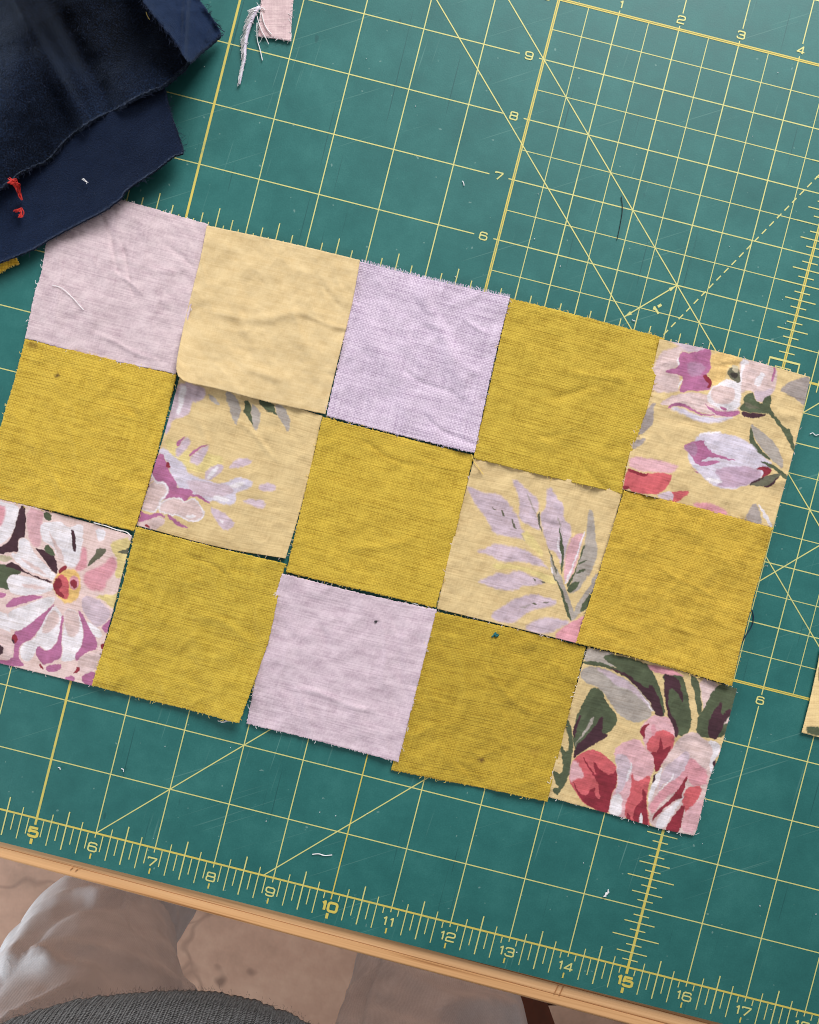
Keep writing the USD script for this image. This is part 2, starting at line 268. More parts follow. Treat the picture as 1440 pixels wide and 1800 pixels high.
hh = [((10, y + 0.5), (20, y + 0.5)) for y in range(5, 15)]; lines('half_inch_line_across', hh, 0.0125, INK, 0.00004)
hv = [((x + 0.5, 5), (x + 0.5, 15)) for x in range(10, 20)]; lines('half_inch_line_along', hv, 0.0125, INK, 0.00005)
lines('heavy_line', [((X0 + .3, 0), (24, 0), .8), ((5, -0.11), (5, 18)), ((15, -0.11), (15, 5), 1.15), ((0, 10), (24, 10)), ((0, 5), (10, 5), .6), ((0, 15), (10, 15), .5), ((15, 15), (15, 18), .6), ((20, 0), (20, 18))], 0.038, INKB, 0.00007)
lines('double_line', [s for d in (-0.013, 0.013) for s in (((10 + d, 4.98), (10 + d, 15.02)), ((20 + d, 5), (20 + d, 15)), ((10, 5 + d), (20, 5 + d)), ((10, 15 + d), (20, 15 + d)), ((15 + d, 5), (15 + d, 15)))] + [((10, -.11), (10, 5)), ((10, 15), (10, 18))], 0.0195, INKB, 0.00008)
dg = []
for c in (24.0, 22.586): dg.append(((c - 18, 18) if c - 18 > 0 else (0, c), (c - 0, 0) if c < 24 else (24, 0)))
for c in (6.0, 8.828): dg.append(((c, 0), (24, 24 - c) if 24 - c < 18 else (18 + c, 18)))
lines('diagonal_line', dg, 0.0175, INK, 0.00009)
dd = []; s = np.array([10.0, 5.0]); e = np.array([math.cos(math.pi / 3), math.sin(math.pi / 3)])
for k in range(66): dd.append((tuple(s + e * (0.02 + k * 0.175)), tuple(s + e * (0.125 + k * 0.175))))
lines('dashed_line', dd, 0.0195, INK, 0.0001)
tk = []
for k in range(-6, 24 * 8):
    x, m = k / 8, k % 8
    if m == 4: tk.append(((x, -0.41), (x, 0.235)))
    elif m in (2, 6): tk.append(((x, -0.405), (x, 0.125), .8))
    elif m:
        two = round(x) >= 10 and m in (1, 7); tk.append(((x, -0.12 if two else -0.29), (x, -0.02), .8))
lines('ruler_tick', tk, 0.020, INK, 0.0001)
def side_ticks(x, ya, yb):
    o = []
    for k in range(int(ya * 8) + 1, int(yb * 8)):
        m = k % 8
        if m: r = {4: .39, 2: .255, 6: .255}.get(m, .13); o.append(((x - r, k / 8), (x + r, k / 8)))
    return o
def flat_ticks(y, xa, xb): return [((b, a), (d, c)) for (a, b), (c, d) in side_ticks(y, xa, xb)]
lines('ruler_tick', side_ticks(15, 0, 15) + flat_ticks(10, 0, 24), 0.0175, INK, 0.00011)
bx = [((14.755, 10.235), (15.245, 10.235)), ((14.755, 10.235), (14.755, 9.76)), ((15.245, 10.235), (15.245, 9.76)), ((14.755, 9.76), (15.245, 9.76))]
lines('square_mark', bx, 0.017, INK, 0.00012)
# the rulers' lettering: wide, square-shouldered digits drawn as strokes
def rr(x0, y0, x1, y1, r=0.2): return list(Polygon([(x0, y0), (x1, y0), (x1, y1), (x0, y1)]).buffer(-r).buffer(r, 5).exterior.coords)
DIG = {'0': [rr(0, 0, 1.1, 1, .28)], '1': [[(0.12, 0.78), (0.42, 1), (0.42, 0)]], '2': [[(0, .72), (.03, .9), (.22, 1), (.86, 1), (1.05, .92), (1.1, .74), (1.05, .58), (.9, .5), (.2, .46), (.04, .38), (0, .2), (0, 0), (1.1, 0)]],
       '3': [[(0, .75), (.04, .92), (.2, 1), (.86, 1), (1.05, .92), (1.06, .6), (.9, .52), (.35, .52), (.9, .52), (1.08, .42), (1.1, .12), (.9, 0), (.2, 0), (.03, .08), (0, .26)]], '4': [[(.8, 0), (.8, 1), (0, .26), (1.1, .26)]],
       '5': [[(1.05, 1), (.06, 1), (0, .5), (.2, .62), (.9, .62), (1.1, .5), (1.1, .14), (.9, 0), (.2, 0), (0, .1), (0, .2)]], '6': [[(1.05, .8), (1, .94), (.85, 1), (.22, 1), (.03, .88), (0, .5), (0, .14), (.2, 0), (.9, 0), (1.1, .12), (1.1, .44), (.9, .58), (.15, .58), (0, .45)]],
       '7': [[(0, .82), (0, 1), (1.1, 1), (1.1, .9), (.4, 0)]], '8': [rr(0.04, .53, 1.06, 1, .16), rr(0, 0, 1.1, .53, .18)], '9': [[(.05, .2), (.1, .06), (.25, 0), (.88, 0), (1.07, .12), (1.1, .5), (1.1, .86), (.9, 1), (.2, 1), (0, .88), (0, .56), (.2, .42), (.95, .42), (1.1, .55)]],
       '"': [[(0.1, 1), (0.1, .66)], [(.38, 1), (.38, .66)]]}
WID = {'1': .62, '"': .5}
def numeral(text, cx, cy, h, w, ang=0.0, mat=None, wide=0.92):
    adv = [WID.get(c, 1.1) + 0.28 for c in text]; total = (sum(adv) - 0.28); x = -total / 2; g = []
    for c, a in zip(text, adv):
        for s in DIG[c]: g.append(LineString([((px + x) * wide * h, (py - 0.5) * h) for px, py in s]).buffer(w / 2, 4, join_style=1, cap_style=2))
        x += a
    m = flat(unary_union(g).simplify(0.0006), 0); v = np.array(m.vertices); c, s = math.cos(ang), math.sin(ang)
    p = np.c_[(v[:, 0] * c - v[:, 1] * s + cx) * IN, (v[:, 0] * s + v[:, 1] * c + cy) * IN, np.full(len(v), TOP + 0.00013)]
    return part(mat_t, 'numeral', trimesh.Trimesh(p, m.faces, process=False), mat or INK)
stub = []
for x in range(1, 24):
    big = x % 5 == 0
    numeral(str(x), x, -0.235, 0.135 if not big else 0.14, 0.042 if big else 0.024, mat=INKB if big else INK)
    stub.append(((x, -0.345), (x, -0.435), 2.2 if big else 1.2))
for st_ in stub: lines('numeral_stub', [st_], 0.021, INKB, 0.00012)
for k in range(1, 11): numeral(str(k), 9.755, 5 + k, 0.115, 0.021)
for k in range(1, 10): numeral(str(k), 10 + k, 15.16, 0.115, 0.021); numeral(str(k), 10 + k, 4.785, 0.115, 0.021)
numeral('1"', 12.80, 10.545, 0.125, 0.034, math.pi / 4)
ar = [LineString([(12.293, 10.293), (13, 11)]).buffer(0.0095, cap_style=2)]
for (x, y), d in (((12.30, 10.30), 1), ((12.985, 10.985), -1)):
    ar.append(Polygon([(x, y), (x + d * (.085 + .022), y + d * (.085 - .022)), (x + d * (.085 - .022), y + d * (.085 + .022))]))
aw = flat(unary_union(ar), TOP / IN + 0.0048); aw.apply_scale(IN); part(mat_t, 'measure_arrow', aw, INK)
# ------------------------------------------------------------------ floral prints, traced as areas of colour on the cloth: (softness, colour, outline)
PAL = {'C': (222, 194, 144), 'c': (232, 190, 118), 'Y': (230, 204, 134), 'P': (221, 190, 186), 'L': (208, 182, 192), 'l': (214, 200, 214), 'W': (236, 224, 228), 'M': (182, 104, 146), 'm': (178, 128, 158), 'K': (222, 150, 160), 'k': (226, 172, 178), 'R': (212, 92, 98), 'D': (146, 38, 54), 'X': (72, 40, 50), 'G': (84, 92, 66), 'g': (104, 100, 80), 'S': (176, 162, 152), 's': (168, 152, 146), 'T': (196, 180, 150), 'O': (238, 190, 110), 'B': (62, 54, 48), 'U': (190, 156, 176), 'N': (108, 74, 30)}
F31 = """8 Y 1060,420 1230,390 1200,560 1130,960 1060,1080 1000,1010 860,930 1120,930 1150,760 1060,780 1100,620 1020,470|5 W -300,-60 0,60 190,95 150,250 110,380 0,470 -200,520|12 K -250,0 0,100 60,110 40,230 30,260 0,300 -200,330|2 X 190,95 235,100 245,390 180,400 165,450 180,535 130,525 0,555 -150,560 -150,470 0,485 60,450 120,370 150,250|4 T -90,560 90,560 120,610 0,625|2 G -250,625 60,640 200,700 190,740 80,750 60,800 95,860 80,890 0,860 -250,830|2 X 50,640 130,620 250,730 490,805 485,818 400,800 180,700 60,670|6 k 240,110 410,150 400,240 370,330 390,460 330,500 260,400|3 W 95,540 180,550 170,430 210,395 260,410 300,500 330,560 520,740 500,790 480,790 300,720 220,680 130,600|8 P 190,580 240,600 380,690 440,750 400,740 260,660|2 X 320,490 360,500 420,520 520,580 540,730 510,740 440,640 400,590|2 G 430,455 480,490 515,560 510,580 400,520|2 G 405,150 485,170 475,250 410,215|4 W 385,260 480,250 560,240 640,310 700,280 770,270 780,350 740,640 690,680 620,660 520,560 500,480 390,420 375,330|6 P 450,330 480,370 590,560 600,640 560,640 520,520|2 X 655,318 700,340 710,500 705,540 675,520 670,400|10 K 760,480 810,490 820,620 800,690 720,720 690,690 740,620|2 g 905,490 1015,505 930,590 830,665 812,655 880,560|2 g 1090,535 1150,505 1215,490 1212,550 1110,540|5 W 890,310 990,330 980,400 930,440 900,400|14 K 760,770 820,700 950,660 1040,560 1080,600 1090,680 1040,760 1000,800 980,880 900,900 820,880|3 W 55,790 100,745 200,740 490,820 500,870 440,910 300,940 110,925 80,870|8 P 190,830 260,825 430,860 420,885 230,870|3 M -120,900 50,905 65,935 0,965 -120,975|3 M 50,1020 150,940 400,935 395,955 100,1050 60,1045|4 W 500,950 520,980 430,1080 230,1250 110,1270 70,1180 80,1080 230,1030 420,950|3 M 515,1005 490,1060 340,1290 310,1330 200,1390 180,1420 170,1520 240,1590 150,1600 0,1570 -300,1530 -300,1380 0,1545 110,1530 135,1440 110,1290 230,1240 430,1080|5 W -200,1090 60,1080 80,1180 110,1280 60,1260 -150,1200|6 P -250,1230 60,1260 110,1310 130,1430 100,1530 0,1540 -250,1440|2 D 110,1305 140,1295 170,1335 155,1370 125,1385 105,1350|2 X 106,1340 130,1350 138,1385 115,1388|2 X -150,1395 45,1400 15,1500 -100,1490|3 W 510,1010 580,1110 560,1230 540,1340 470,1450 420,1440 370,1390 320,1470 300,1530 250,1560 180,1500 200,1390 330,1330 350,1280 430,1130|8 P 440,1130 510,1060 560,1150 520,1230 440,1290 380,1280|3 M 580,1115 595,1130 580,1250 570,1340 580,1480 560,1530 440,1570 400,1590 370,1540 320,1470 360,1390 400,1440 450,1450 510,1410 550,1300 565,1180|3 W 600,1050 720,1080 770,1200 775,1340 740,1480 690,1540 560,1560 590,1460 570,1330 600,1240|8 P 600,1060 720,1080 750,1200 720,1310 640,1330 600,1200|3 M 725,1065 760,1090 830,1230 905,1350 910,1440 800,1460 710,1560 690,1500 760,1420 780,1290 760,1180|5 L 770,930 900,960 1000,1050 1040,1090 980,1190 920,1240 840,1180 760,1070|4 W 800,1160 930,1250 960,1310 900,1340 840,1260|3 M 940,1230 1070,1120 1000,1290 960,1270|2 D 930,1400 955,1378 990,1385 975,1440 945,1440|5 P 750,1500 930,1440 960,1470 880,1650 760,1670 720,1600|3 M 430,1590 560,1570 580,1600 520,1660 430,1640|2 D 365,1570 385,1580 410,1620 400,1635 370,1610|2 D 710,1600 745,1600 745,1640 710,1660 670,1670 705,1630|3 M 750,1680 880,1640 900,1700 860,1800 770,1750|3 M 600,1690 690,1680 700,1740 620,1740|8 O 540,720 600,690 700,690 745,760 750,880 720,980 620,1020 560,980 500,900 495,800|4 R 550,740 610,750 650,830 640,960 600,980 520,920 500,800|2 D 495,820 530,760 575,790 575,850 545,890 600,930 590,965 530,940 500,880|2 D 540,700 600,660 628,665 610,700 550,745|5 K 650,760 710,750 740,820 720,880 670,880 645,830|2 D 660,790 690,780 720,820 715,865 690,870 655,830|1 B 930,1475 945,1475 945,1490 930,1490"""
F22 = """8 L 355,30 540,90 550,150 480,190 440,190 430,260 390,300 330,310 290,330 280,400 250,430 230,380 290,200|6 W 355,90 395,60 400,130 380,200 350,280 330,270 345,180|4 S 555,130 600,150 650,210 625,212 570,180|4 S 680,110 740,120 800,240 775,330 755,365 730,300 700,200|4 S 870,200 910,230 945,290 910,410 890,390 875,340|2 G 820,180 855,185 875,230 870,280 885,350 875,355 845,290 812,255 825,230|2 G 900,160 1040,195 1040,255 1070,285 1050,285 1020,260 985,265|4 S 1035,200 1110,220 1160,350 1135,420 1110,360 1060,290|8 Y 230,450 330,470 420,560 540,560 700,600 600,700 420,700 300,600|8 L 330,520 400,440 440,480 380,560 330,600|3 M 322,510 345,465 395,440 375,470 335,515|8 L 425,590 560,495 565,530 500,650 440,640|3 M 420,590 450,540 555,492 550,508 490,535 430,595|7 l 190,540 240,520 320,590 390,650 420,720 520,745 640,790 700,770 770,730 880,760 880,800 820,830 760,840 760,900 740,940 680,940 600,900 560,920 420,840 340,820 280,700 250,600|7 L 400,740 640,790 700,790 760,830 700,870 560,890 420,830|6 L 530,745 545,690 620,640 670,645 660,690 590,745 560,760|6 W 545,740 580,690 640,650 620,700 560,745|7 L 690,680 760,605 880,600 870,640 780,665|6 W 705,800 770,770 840,765 800,800 740,820|7 L 920,800 960,775 1040,785 1055,820 1010,845 940,830|6 W 590,880 620,865 700,885 725,910 680,920 610,900|7 L 800,910 860,890 960,900 980,940 940,970 850,930|6 L 570,950 640,970 750,1050 740,1100 690,1130 640,1080 600,1020|5 W 640,1040 680,1050 660,1070|3 M 150,650 200,570 225,560 250,610 270,690 320,750 340,820 380,815 445,830 440,860 390,915 340,880 280,885 220,905 260,850 265,800 230,775 170,765 140,700|2 M 430,850 500,865 560,905 585,935 550,920 480,880 430,870|4 W 150,700 180,765 245,770 275,810 265,865 215,915 205,965 170,995 60,970 100,850 130,750|5 P 150,720 175,780 235,785 260,815 250,860 205,905 200,955 165,985 60,960 100,850 130,760|4 W 215,910 300,878 365,885 390,915 450,872 515,945 540,1000 505,1058 420,1055 330,1015 260,1008 195,985|5 P 222,915 300,888 360,897 390,928 445,885 505,950 528,1000 495,1045 420,1045 330,1003 260,995 205,978|5 W 390,1020 430,1005 480,1020 440,1035|3 M 30,1020 60,975 120,1010 200,985 260,1025 180,1020 110,1050 90,1075 20,1055|3 M 255,1010 295,1010 350,1065 425,1105 360,1100 290,1050|5 P 20,1065 110,1050 180,1020 250,1030 230,1080 190,1115 100,1115|2 D 250,625 280,625 285,680 255,670|2 D 115,770 138,780 130,815 110,810|2 D 90,1090 115,1075 135,1095 130,1110"""
F24 = """9 L 250,235 300,240 390,285 440,275 550,325 590,390 630,450 680,580 720,640 600,610 450,585 420,490 320,370|9 L 590,180 640,185 720,270 780,310 800,400 770,440 820,570 720,530 640,470 650,400 640,290|7 L 850,260 880,235 905,260 920,310 980,370 980,490 1030,510 1035,600 1010,640 990,760 970,840 930,740 860,690 820,560 800,430 850,400|6 k 1040,600 1140,570 1110,680 1070,830 1000,970 975,890 1000,700|5 S 1165,420 1185,405 1200,430 1215,570 1220,650 1240,720 1200,850 1130,940 1070,1030 1010,1030 1060,880 1130,680 1150,560|9 L 310,715 420,690 460,655 650,690 760,740 880,850 780,820 650,790 500,795 420,740|9 L 330,940 450,900 480,865 560,890 640,850 740,900 850,940 760,975 660,970 640,1010 490,1005 400,970|9 L 430,1190 540,1110 640,1060 760,1030 880,1070 940,1090 880,1130 760,1150 690,1180 600,1260 470,1235|9 L 700,1260 830,1200 960,1220 1040,1240 930,1300 830,1340 690,1305|8 Y 430,800 640,815 900,900 940,950 860,960 740,880 620,845 480,855|8 Y 640,590 720,560 830,720 820,770 740,690|4 S 1280,850 1220,960 1180,1120 1100,1170 1060,1230 1040,1200 1090,1080 1180,970 1200,890|2 G 1225,990 1175,1120 1140,1160 1090,1165 1130,1100 1165,1040|5 K 1180,1180 1100,1400 1060,1430 880,1355 1030,1240|3 S 870,720 930,860 970,930 1040,1120 1070,1230 1020,1230 960,1000 890,880|2 g 855,660 880,720 935,890 915,880|2 G 890,870 950,960 1000,1100 1045,1235 1020,1225 980,1120 940,970|3 W 1140,570 1120,640 1070,780 1000,965 985,950 1055,790 1105,650 1128,575|3 W 945,600 935,650 950,700 965,760 955,745 928,690 928,640|3 W 870,815 905,865 890,885|2 g 790,430 805,420 800,500 820,575 810,575 780,490|3 s 700,270 730,330 780,430 770,430 720,340|2 G 940,530 955,560 980,700 980,800 965,890 958,880 962,760 945,690 950,620|3 s 920,440 950,500 980,620 960,560|2 G 1140,640 1130,720 1090,800 1050,920 1010,985 998,965 1070,850|2 G 1090,805 1160,768 1130,800 1090,825|2 G 1070,868 1155,842 1110,880 1070,885|2 G 1010,970 1060,940 1105,945 1060,1000 1040,1030 1005,1020|2 g 510,400 550,455 535,460 508,425|2 g 590,470 605,510 635,550 610,540 586,490|2 g 440,375 480,410 465,412|2 g 740,908 780,935 765,942|2 g 790,930 850,945 830,955|2 g 735,1100 795,1108 760,1120|2 g 820,1093 880,1098 840,1110|6 s 640,1140 700,1115 740,1110 680,1140|5 s 640,570 700,640 690,640"""
F15 = """8 P 280,130 430,80 480,60 640,90 630,110 540,130 470,115 440,150 440,230 330,270 440,280 450,340 430,400 440,420 230,420 230,330|8 L 330,20 640,85 640,100 540,130 440,80|4 c 690,100 905,160 880,220 800,230 790,300 770,340 690,380 660,260|4 W 425,180 445,150 445,230 430,230|4 W 440,350 470,320 460,350 430,400|3 M 475,115 540,135 640,85 688,100 665,190 680,240 640,300 690,370 660,410 520,410 430,428 470,340 460,290 330,280 350,250 440,235 440,150|9 m 500,190 600,200 650,250 580,310 500,290|2 D 615,300 650,292 695,350 670,390 645,385 660,360 625,325|5 P 420,430 640,420 690,500 780,540 890,540 870,570 800,600 700,600 560,560 480,510 330,520 290,500|6 P 900,165 970,180 1165,235 1170,330 1150,420 1080,460 1000,420 940,400 890,440 880,330|5 W 680,385 780,335 800,320 880,345 900,260 905,170 970,185 920,250 905,320 905,440 890,540 790,570 690,520 640,480|5 P 690,390 760,365 850,390 865,450 820,510 720,515 670,460|4 W 1000,330 1040,300 1050,260 1085,290 1060,320 1040,390 1000,360|5 L 990,400 1060,420 1140,380 1130,440 1070,500 1010,490|2 g 795,280 830,230 895,250 895,350 880,350 810,310|2 T 830,215 880,220 880,270 850,280|2 B 815,280 885,280 865,320 830,310|3 M 1140,225 1160,235 1155,300 1140,345 1125,340 1140,290|10 l 360,545 440,525 560,590 690,610 880,600 700,660 560,630 440,570|2 M 357,550 375,515 430,497 500,515 580,570 650,590 720,585 680,605 590,590 520,550 440,520 380,535|2 M 625,495 660,530 740,570 830,565 890,560 890,580 820,610 740,595 670,560|2 M 740,520 800,555 780,570 745,540|2 G 920,440 970,430 990,415 1005,480 1060,515 1070,470 1120,440 1130,480 1115,540 1180,630 1240,700 1260,690 1270,700 1280,740 1305,850 1290,870 1240,760 1160,640 1100,570 1000,580 900,560 885,530 930,500|3 g 920,480 1000,520 1060,550 940,540|2 X 900,560 960,575 1040,580 1095,575 1060,605 980,618 910,595|3 S 970,650 1040,700 1150,790 1210,900 1220,1000 1150,950 1060,850 990,740|2 G 965,675 985,690 1000,780 1060,860 1125,920 1100,925 1010,860 960,790|5 W 580,735 640,712 770,715 700,740 620,770|6 l 580,745 640,725 760,725 870,750 960,790 1060,900 1150,960 1060,1050 960,1110 830,1145 720,1130 620,1060 520,950 500,880 540,800|2 M 470,830 500,800 570,785 640,775 620,800 660,850 740,895 860,925 850,935 700,900 620,920 600,940 750,930 740,945 640,975 580,965 520,880|5 m 470,830 560,790 580,840 560,910 500,870|7 U 690,1010 800,970 960,975 1060,1010 1040,1070 900,1130 720,1130 760,1070|6 W 620,1060 700,1060 780,1090 700,1100|2 M 520,955 545,1000 595,1025 560,1020|2 G 1030,930 1100,940 1200,1000 1250,1040 1235,1080 1210,1050 1160,1000 1120,980|2 D 1005,985 1050,970 1120,975 1140,1010 1080,1060 1050,1060 1080,1010 1010,990|2 g 950,1115 1060,1060 1200,1010 1200,1040 1120,1130 1010,1120|2 X 950,1118 1020,1065 1090,1050 1010,1095|2 X 1200,1030 1125,1132 1060,1132 1110,1110|4 s 1190,405 1260,340 1440,290 1380,540 1320,470 1230,430|4 s 270,480 245,580 255,640 190,720 110,750 180,560|4 s 190,760 190,790 90,860 100,780|8 k 80,890 240,920 440,960 420,1000 380,1030 60,1000|3 R 50,985 140,1030 385,1018 380,1090 330,1150 270,1190 20,1150|2 D 60,985 130,1015 210,1030 200,1045 140,1045 55,1010|2 D 20,1100 85,1140 20,1150|3 R 380,1160 420,1155 530,1160 470,1210 420,1245 380,1240|4 L 260,1195 350,1155 400,1165 390,1240|8 K 510,1250 640,1240 770,1280 820,1340 680,1320|4 s 920,1380 1005,1220 1050,1330 1060,1410 960,1385|3 W 1020,1240 1090,1330 1145,1420 1120,1430 1060,1330"""
F35 = """4 S 330,20 530,65 560,180 430,150 300,140|2 G 300,125 420,130 560,190 480,140 430,90 540,80 760,140 800,220 860,370 880,510 850,520 760,400 640,270 480,170 300,150|2 X 470,180 560,190 680,270 760,330 770,280 820,350 870,500 850,520 800,500 770,410 680,310 580,220|4 S 320,160 430,170 560,230 680,310 770,420 800,490 720,560 640,560 540,500 440,330 290,265 280,220|6 L 380,170 480,195 600,260 720,360 790,470 760,450 640,330 540,310 480,240|3 W 680,330 790,460 795,490 760,440|4 K 750,145 900,180 1010,225 1000,240 880,225 780,200|2 G 855,215 940,230 1010,230 1060,460 1060,620 970,670 940,560 900,490 890,350|2 X 855,215 960,235 1000,340 1010,440 980,380 930,310 900,340 905,480 960,560 980,620 960,680 920,600 890,490|2 G 1045,225 1105,240 1130,380 1140,490 1110,520 1090,380|5 P 1110,240 1270,280 1200,380 1150,480 1140,420|2 G 1270,280 1400,320 1360,450 1320,560 1310,660 1150,670 1090,640 1110,520 1180,420 1210,340|2 X 1290,400 1260,520 1360,450 1300,560 1260,640 1225,685 1180,660 1175,570 1220,470|3 P 1285,585 1340,505 1325,560|2 G 350,315 430,320 470,430 550,520 520,610 430,660 260,760 230,740 235,560 290,450|2 X 295,480 260,600 240,690 228,600|2 X 445,500 440,570 430,640 490,645 400,700 270,780 225,825 240,740 300,680 370,600|3 S 385,500 360,590 270,680 240,740 260,690 330,590|2 G 170,530 215,560 235,700 220,800 200,950 150,1040 110,1085 85,1020 140,1020 100,980 85,890 150,930 160,850 140,760 145,720 190,780 205,700|2 R 230,820 320,750 400,755 500,830 545,890 540,990 490,1100 480,1220 390,1180 300,1130 240,1030 200,980 210,880|6 k 205,880 240,810 300,900 300,960 250,950 205,990|2 D 300,790 330,850 400,950 370,825 400,860 430,900 500,930 545,890 540,990 500,1060 480,1220 390,1180 300,1120 250,1040 225,955 280,1070 330,1080 350,1030 385,1010 380,1070 420,1110 410,1010 400,970 350,900 310,840|4 k 510,750 600,690 690,670 760,760 800,850 790,930 750,960 740,1060 700,1200 590,1240 480,1220 495,1090 550,980 540,870|4 L 515,790 600,780 640,850 600,980 580,1050 520,1060 550,960 540,880|3 W 640,830 650,880 610,980 595,970 625,890|5 W 500,1080 560,1050 580,1120 560,1230 480,1220|3 R 640,900 670,980 740,940 780,935 760,1010 740,1130 770,1250 780,1310 590,1250 600,1120 640,1040|2 D 730,1020 745,1060 740,1130 770,1300 720,1280 715,1200 690,1280 650,1250 655,1160 715,1120 715,1060|2 D 610,1180 645,1240 600,1250|2 W 705,1200 720,1200 715,1290 690,1285|3 k 790,500 860,520 900,520 940,600 950,680 900,800 850,870 810,910 790,830 720,690 700,600 740,550|3 R 740,700 840,600 940,640 945,710 900,800 830,800 760,760|4 K 790,560 820,600 800,670 775,620|2 D 780,550 735,620 735,690 700,640 710,590|2 D 840,650 865,720 860,760 920,710 915,770 870,820 830,905 800,900 800,810 770,770 830,770|4 P 960,680 1060,620 1110,640 1160,690 1230,690 1270,740 1260,790 1210,830 1220,900 1190,960 1165,1080 1110,1320 1080,1375 920,1350 780,1300 745,1120 800,990 850,880|4 W 1160,690 1240,690 1270,740 1250,800 1215,830 1220,900 1195,940 1190,820 1225,760|4 W 810,930 860,860 840,960 790,1080 750,1130 760,1050|6 K 860,1030 1000,900 1050,800 1100,840 1190,920 1160,1010 1060,1010 1040,940 960,1050 860,1100 790,1230 750,1140|3 L 850,900 1000,770 1050,760 1040,860 960,960 850,1000 820,1060|2 W 940,900 930,960 860,1030 820,1060 900,980|3 R 1030,1010 1150,1010 1100,1110 1060,1170 1010,1200 1000,1080|2 D 1040,920 1030,990 990,1070 1005,1090 900,1130 790,1260 785,1230 860,1140 960,1050|3 W 1015,1065 1000,1110 940,1180 870,1310 800,1310 830,1220 920,1140 990,1100|2 D 1015,1130 1010,1210 980,1330 940,1350 870,1320 920,1240 960,1180|5 k 1010,1200 1090,1120 1160,1090 1130,1200 1090,1350 990,1330|1 X 820,910 800,980 785,990 795,940|2 X 1210,830 1240,820 1205,950 1190,950 1220,890"""
SCR = """3 X 1300,1040 1420,1000 1420,1200 1290,1220|3 G 1180,1600 1230,1580 1330,1600 1420,1560 1420,1680 1220,1665"""
def chaikin(p, n=1):
    for _ in range(n): q = np.roll(p, -1, 0); p = np.stack([0.75 * p + 0.25 * q, 0.25 * p + 0.75 * q], 1).reshape(-1, 2)
    return p
def print_colours(xy, base, spec, ox, oy, sc, seed=0, wob=4.6):
    """Colour of the print at points xy (photo-measured cloth coordinates), each area with a hand-painted, slightly wandering edge."""
    col = np.tile(lin(base), (len(xy), 1)); q = (xy - [ox, oy]) * sc
    z = np.zeros((len(q), 1)); wx = meshkit.fbm(np.c_[q / 30, z], 3, seed) - 0.5; wy = meshkit.fbm(np.c_[q / 30, z + 9], 3, seed + 5) - 0.5
    q = q + np.c_[wx, wy] * 4 * wob + np.c_[meshkit.noise(np.c_[q / 9, z], seed + 40) - .5, meshkit.noise(np.c_[q / 9, z], seed + 41) - .5] * 5
    tone = 0.6 * meshkit.fbm(np.c_[q / 90, z + 3], 3, seed + 2) + 0.4 * meshkit.fbm(np.c_[q @ [[.97, -.24], [.24, .97]] / [60, 9], z + 3], 2, seed + 3)
    for item in (spec.split('|') if spec else []):
        soft, c, *pts = item.split(); soft = float(soft) * 1.2 + 1.2; p = chaikin(np.array([list(map(float, s.split(','))) for s in pts]))
        lo, hi = p.min(0) - soft, p.max(0) + soft; idx = np.nonzero(((q >= lo) & (q <= hi)).all(1))[0]
        if not len(idx): continue
        x, y = q[idx, 0], q[idx, 1]; inside = np.zeros(len(idx), bool); dist = np.full(len(idx), 1e9)
        for a, b in zip(p, np.roll(p, -1, 0)):
            c1 = (a[1] > y) != (b[1] > y); xs = a[0] + (y - a[1]) * (b[0] - a[0]) / (b[1] - a[1] if b[1] != a[1] else 1e-9); inside ^= c1 & (x < xs)
            d = b - a; t = np.clip(((x - a[0]) * d[0] + (y - a[1]) * d[1]) / max(d @ d, 1e-9), 0, 1); dist = np.minimum(dist, (x - a[0] - t * d[0]) ** 2 + (y - a[1] - t * d[1]) ** 2)
        sd = np.sqrt(dist) * np.where(inside, 1, -1); w = np.clip(0.5 + sd / (2 * soft), 0, 1); w = (w * w * (3 - 2 * w))[:, None]
        k = lin(PAL[c]); k = (0.93 * k + 0.07 * k.mean()) * (0.58 + 0.64 * tone[idx])[:, None]
        col[idx] = col[idx] * (1 - w) + np.minimum(k, 0.92) * w
    return np.clip(col, 0, 1)
# ------------------------------------------------------------------ fabric squares
def edge(pts, n):
    p = spline(pts, 80) if len(pts) > 2 else np.linspace(pts[0], pts[1], 80)
    s = np.r_[0, np.cumsum(np.linalg.norm(np.diff(p, axis=0), axis=1))]; t = np.linspace(0, s[-1], n); return np.c_[np.interp(t, s, p[:, 0]), np.interp(t, s, p[:, 1])]
def blanket(xy, uvmm, z, thick, n):
    """Top grid, underside and edge of a piece of cloth; xy (n*n,2) world, z heights above the mat."""
    top = np.c_[xy, TOP + z]; bot = top - [0, 0, thick]
    i = np.arange(n * n).reshape(n, n); q = np.stack([i[:-1, :-1], i[:-1, 1:], i[1:, 1:], i[1:, :-1]], -1).reshape(-1, 4)
    ft = np.vstack([q[:, [0, 2, 1]], q[:, [0, 3, 2]]])
    ring = np.r_[i[0, :-1], i[:-1, -1], i[-1, :0:-1], i[:0:-1, 0]]; rb = np.arange(len(ring)) + n * n; k = np.roll(np.arange(len(ring)), -1)
    side = np.vstack([np.c_[ring, ring[k], rb[k]], np.c_[ring, rb[k], rb]])
    v = np.vstack([top, bot[ring]]); uv = np.vstack([uvmm, uvmm[ring]])
    return v, np.vstack([ft, side]), uv, np.r_[np.arange(n * n), ring]
PATCH = []
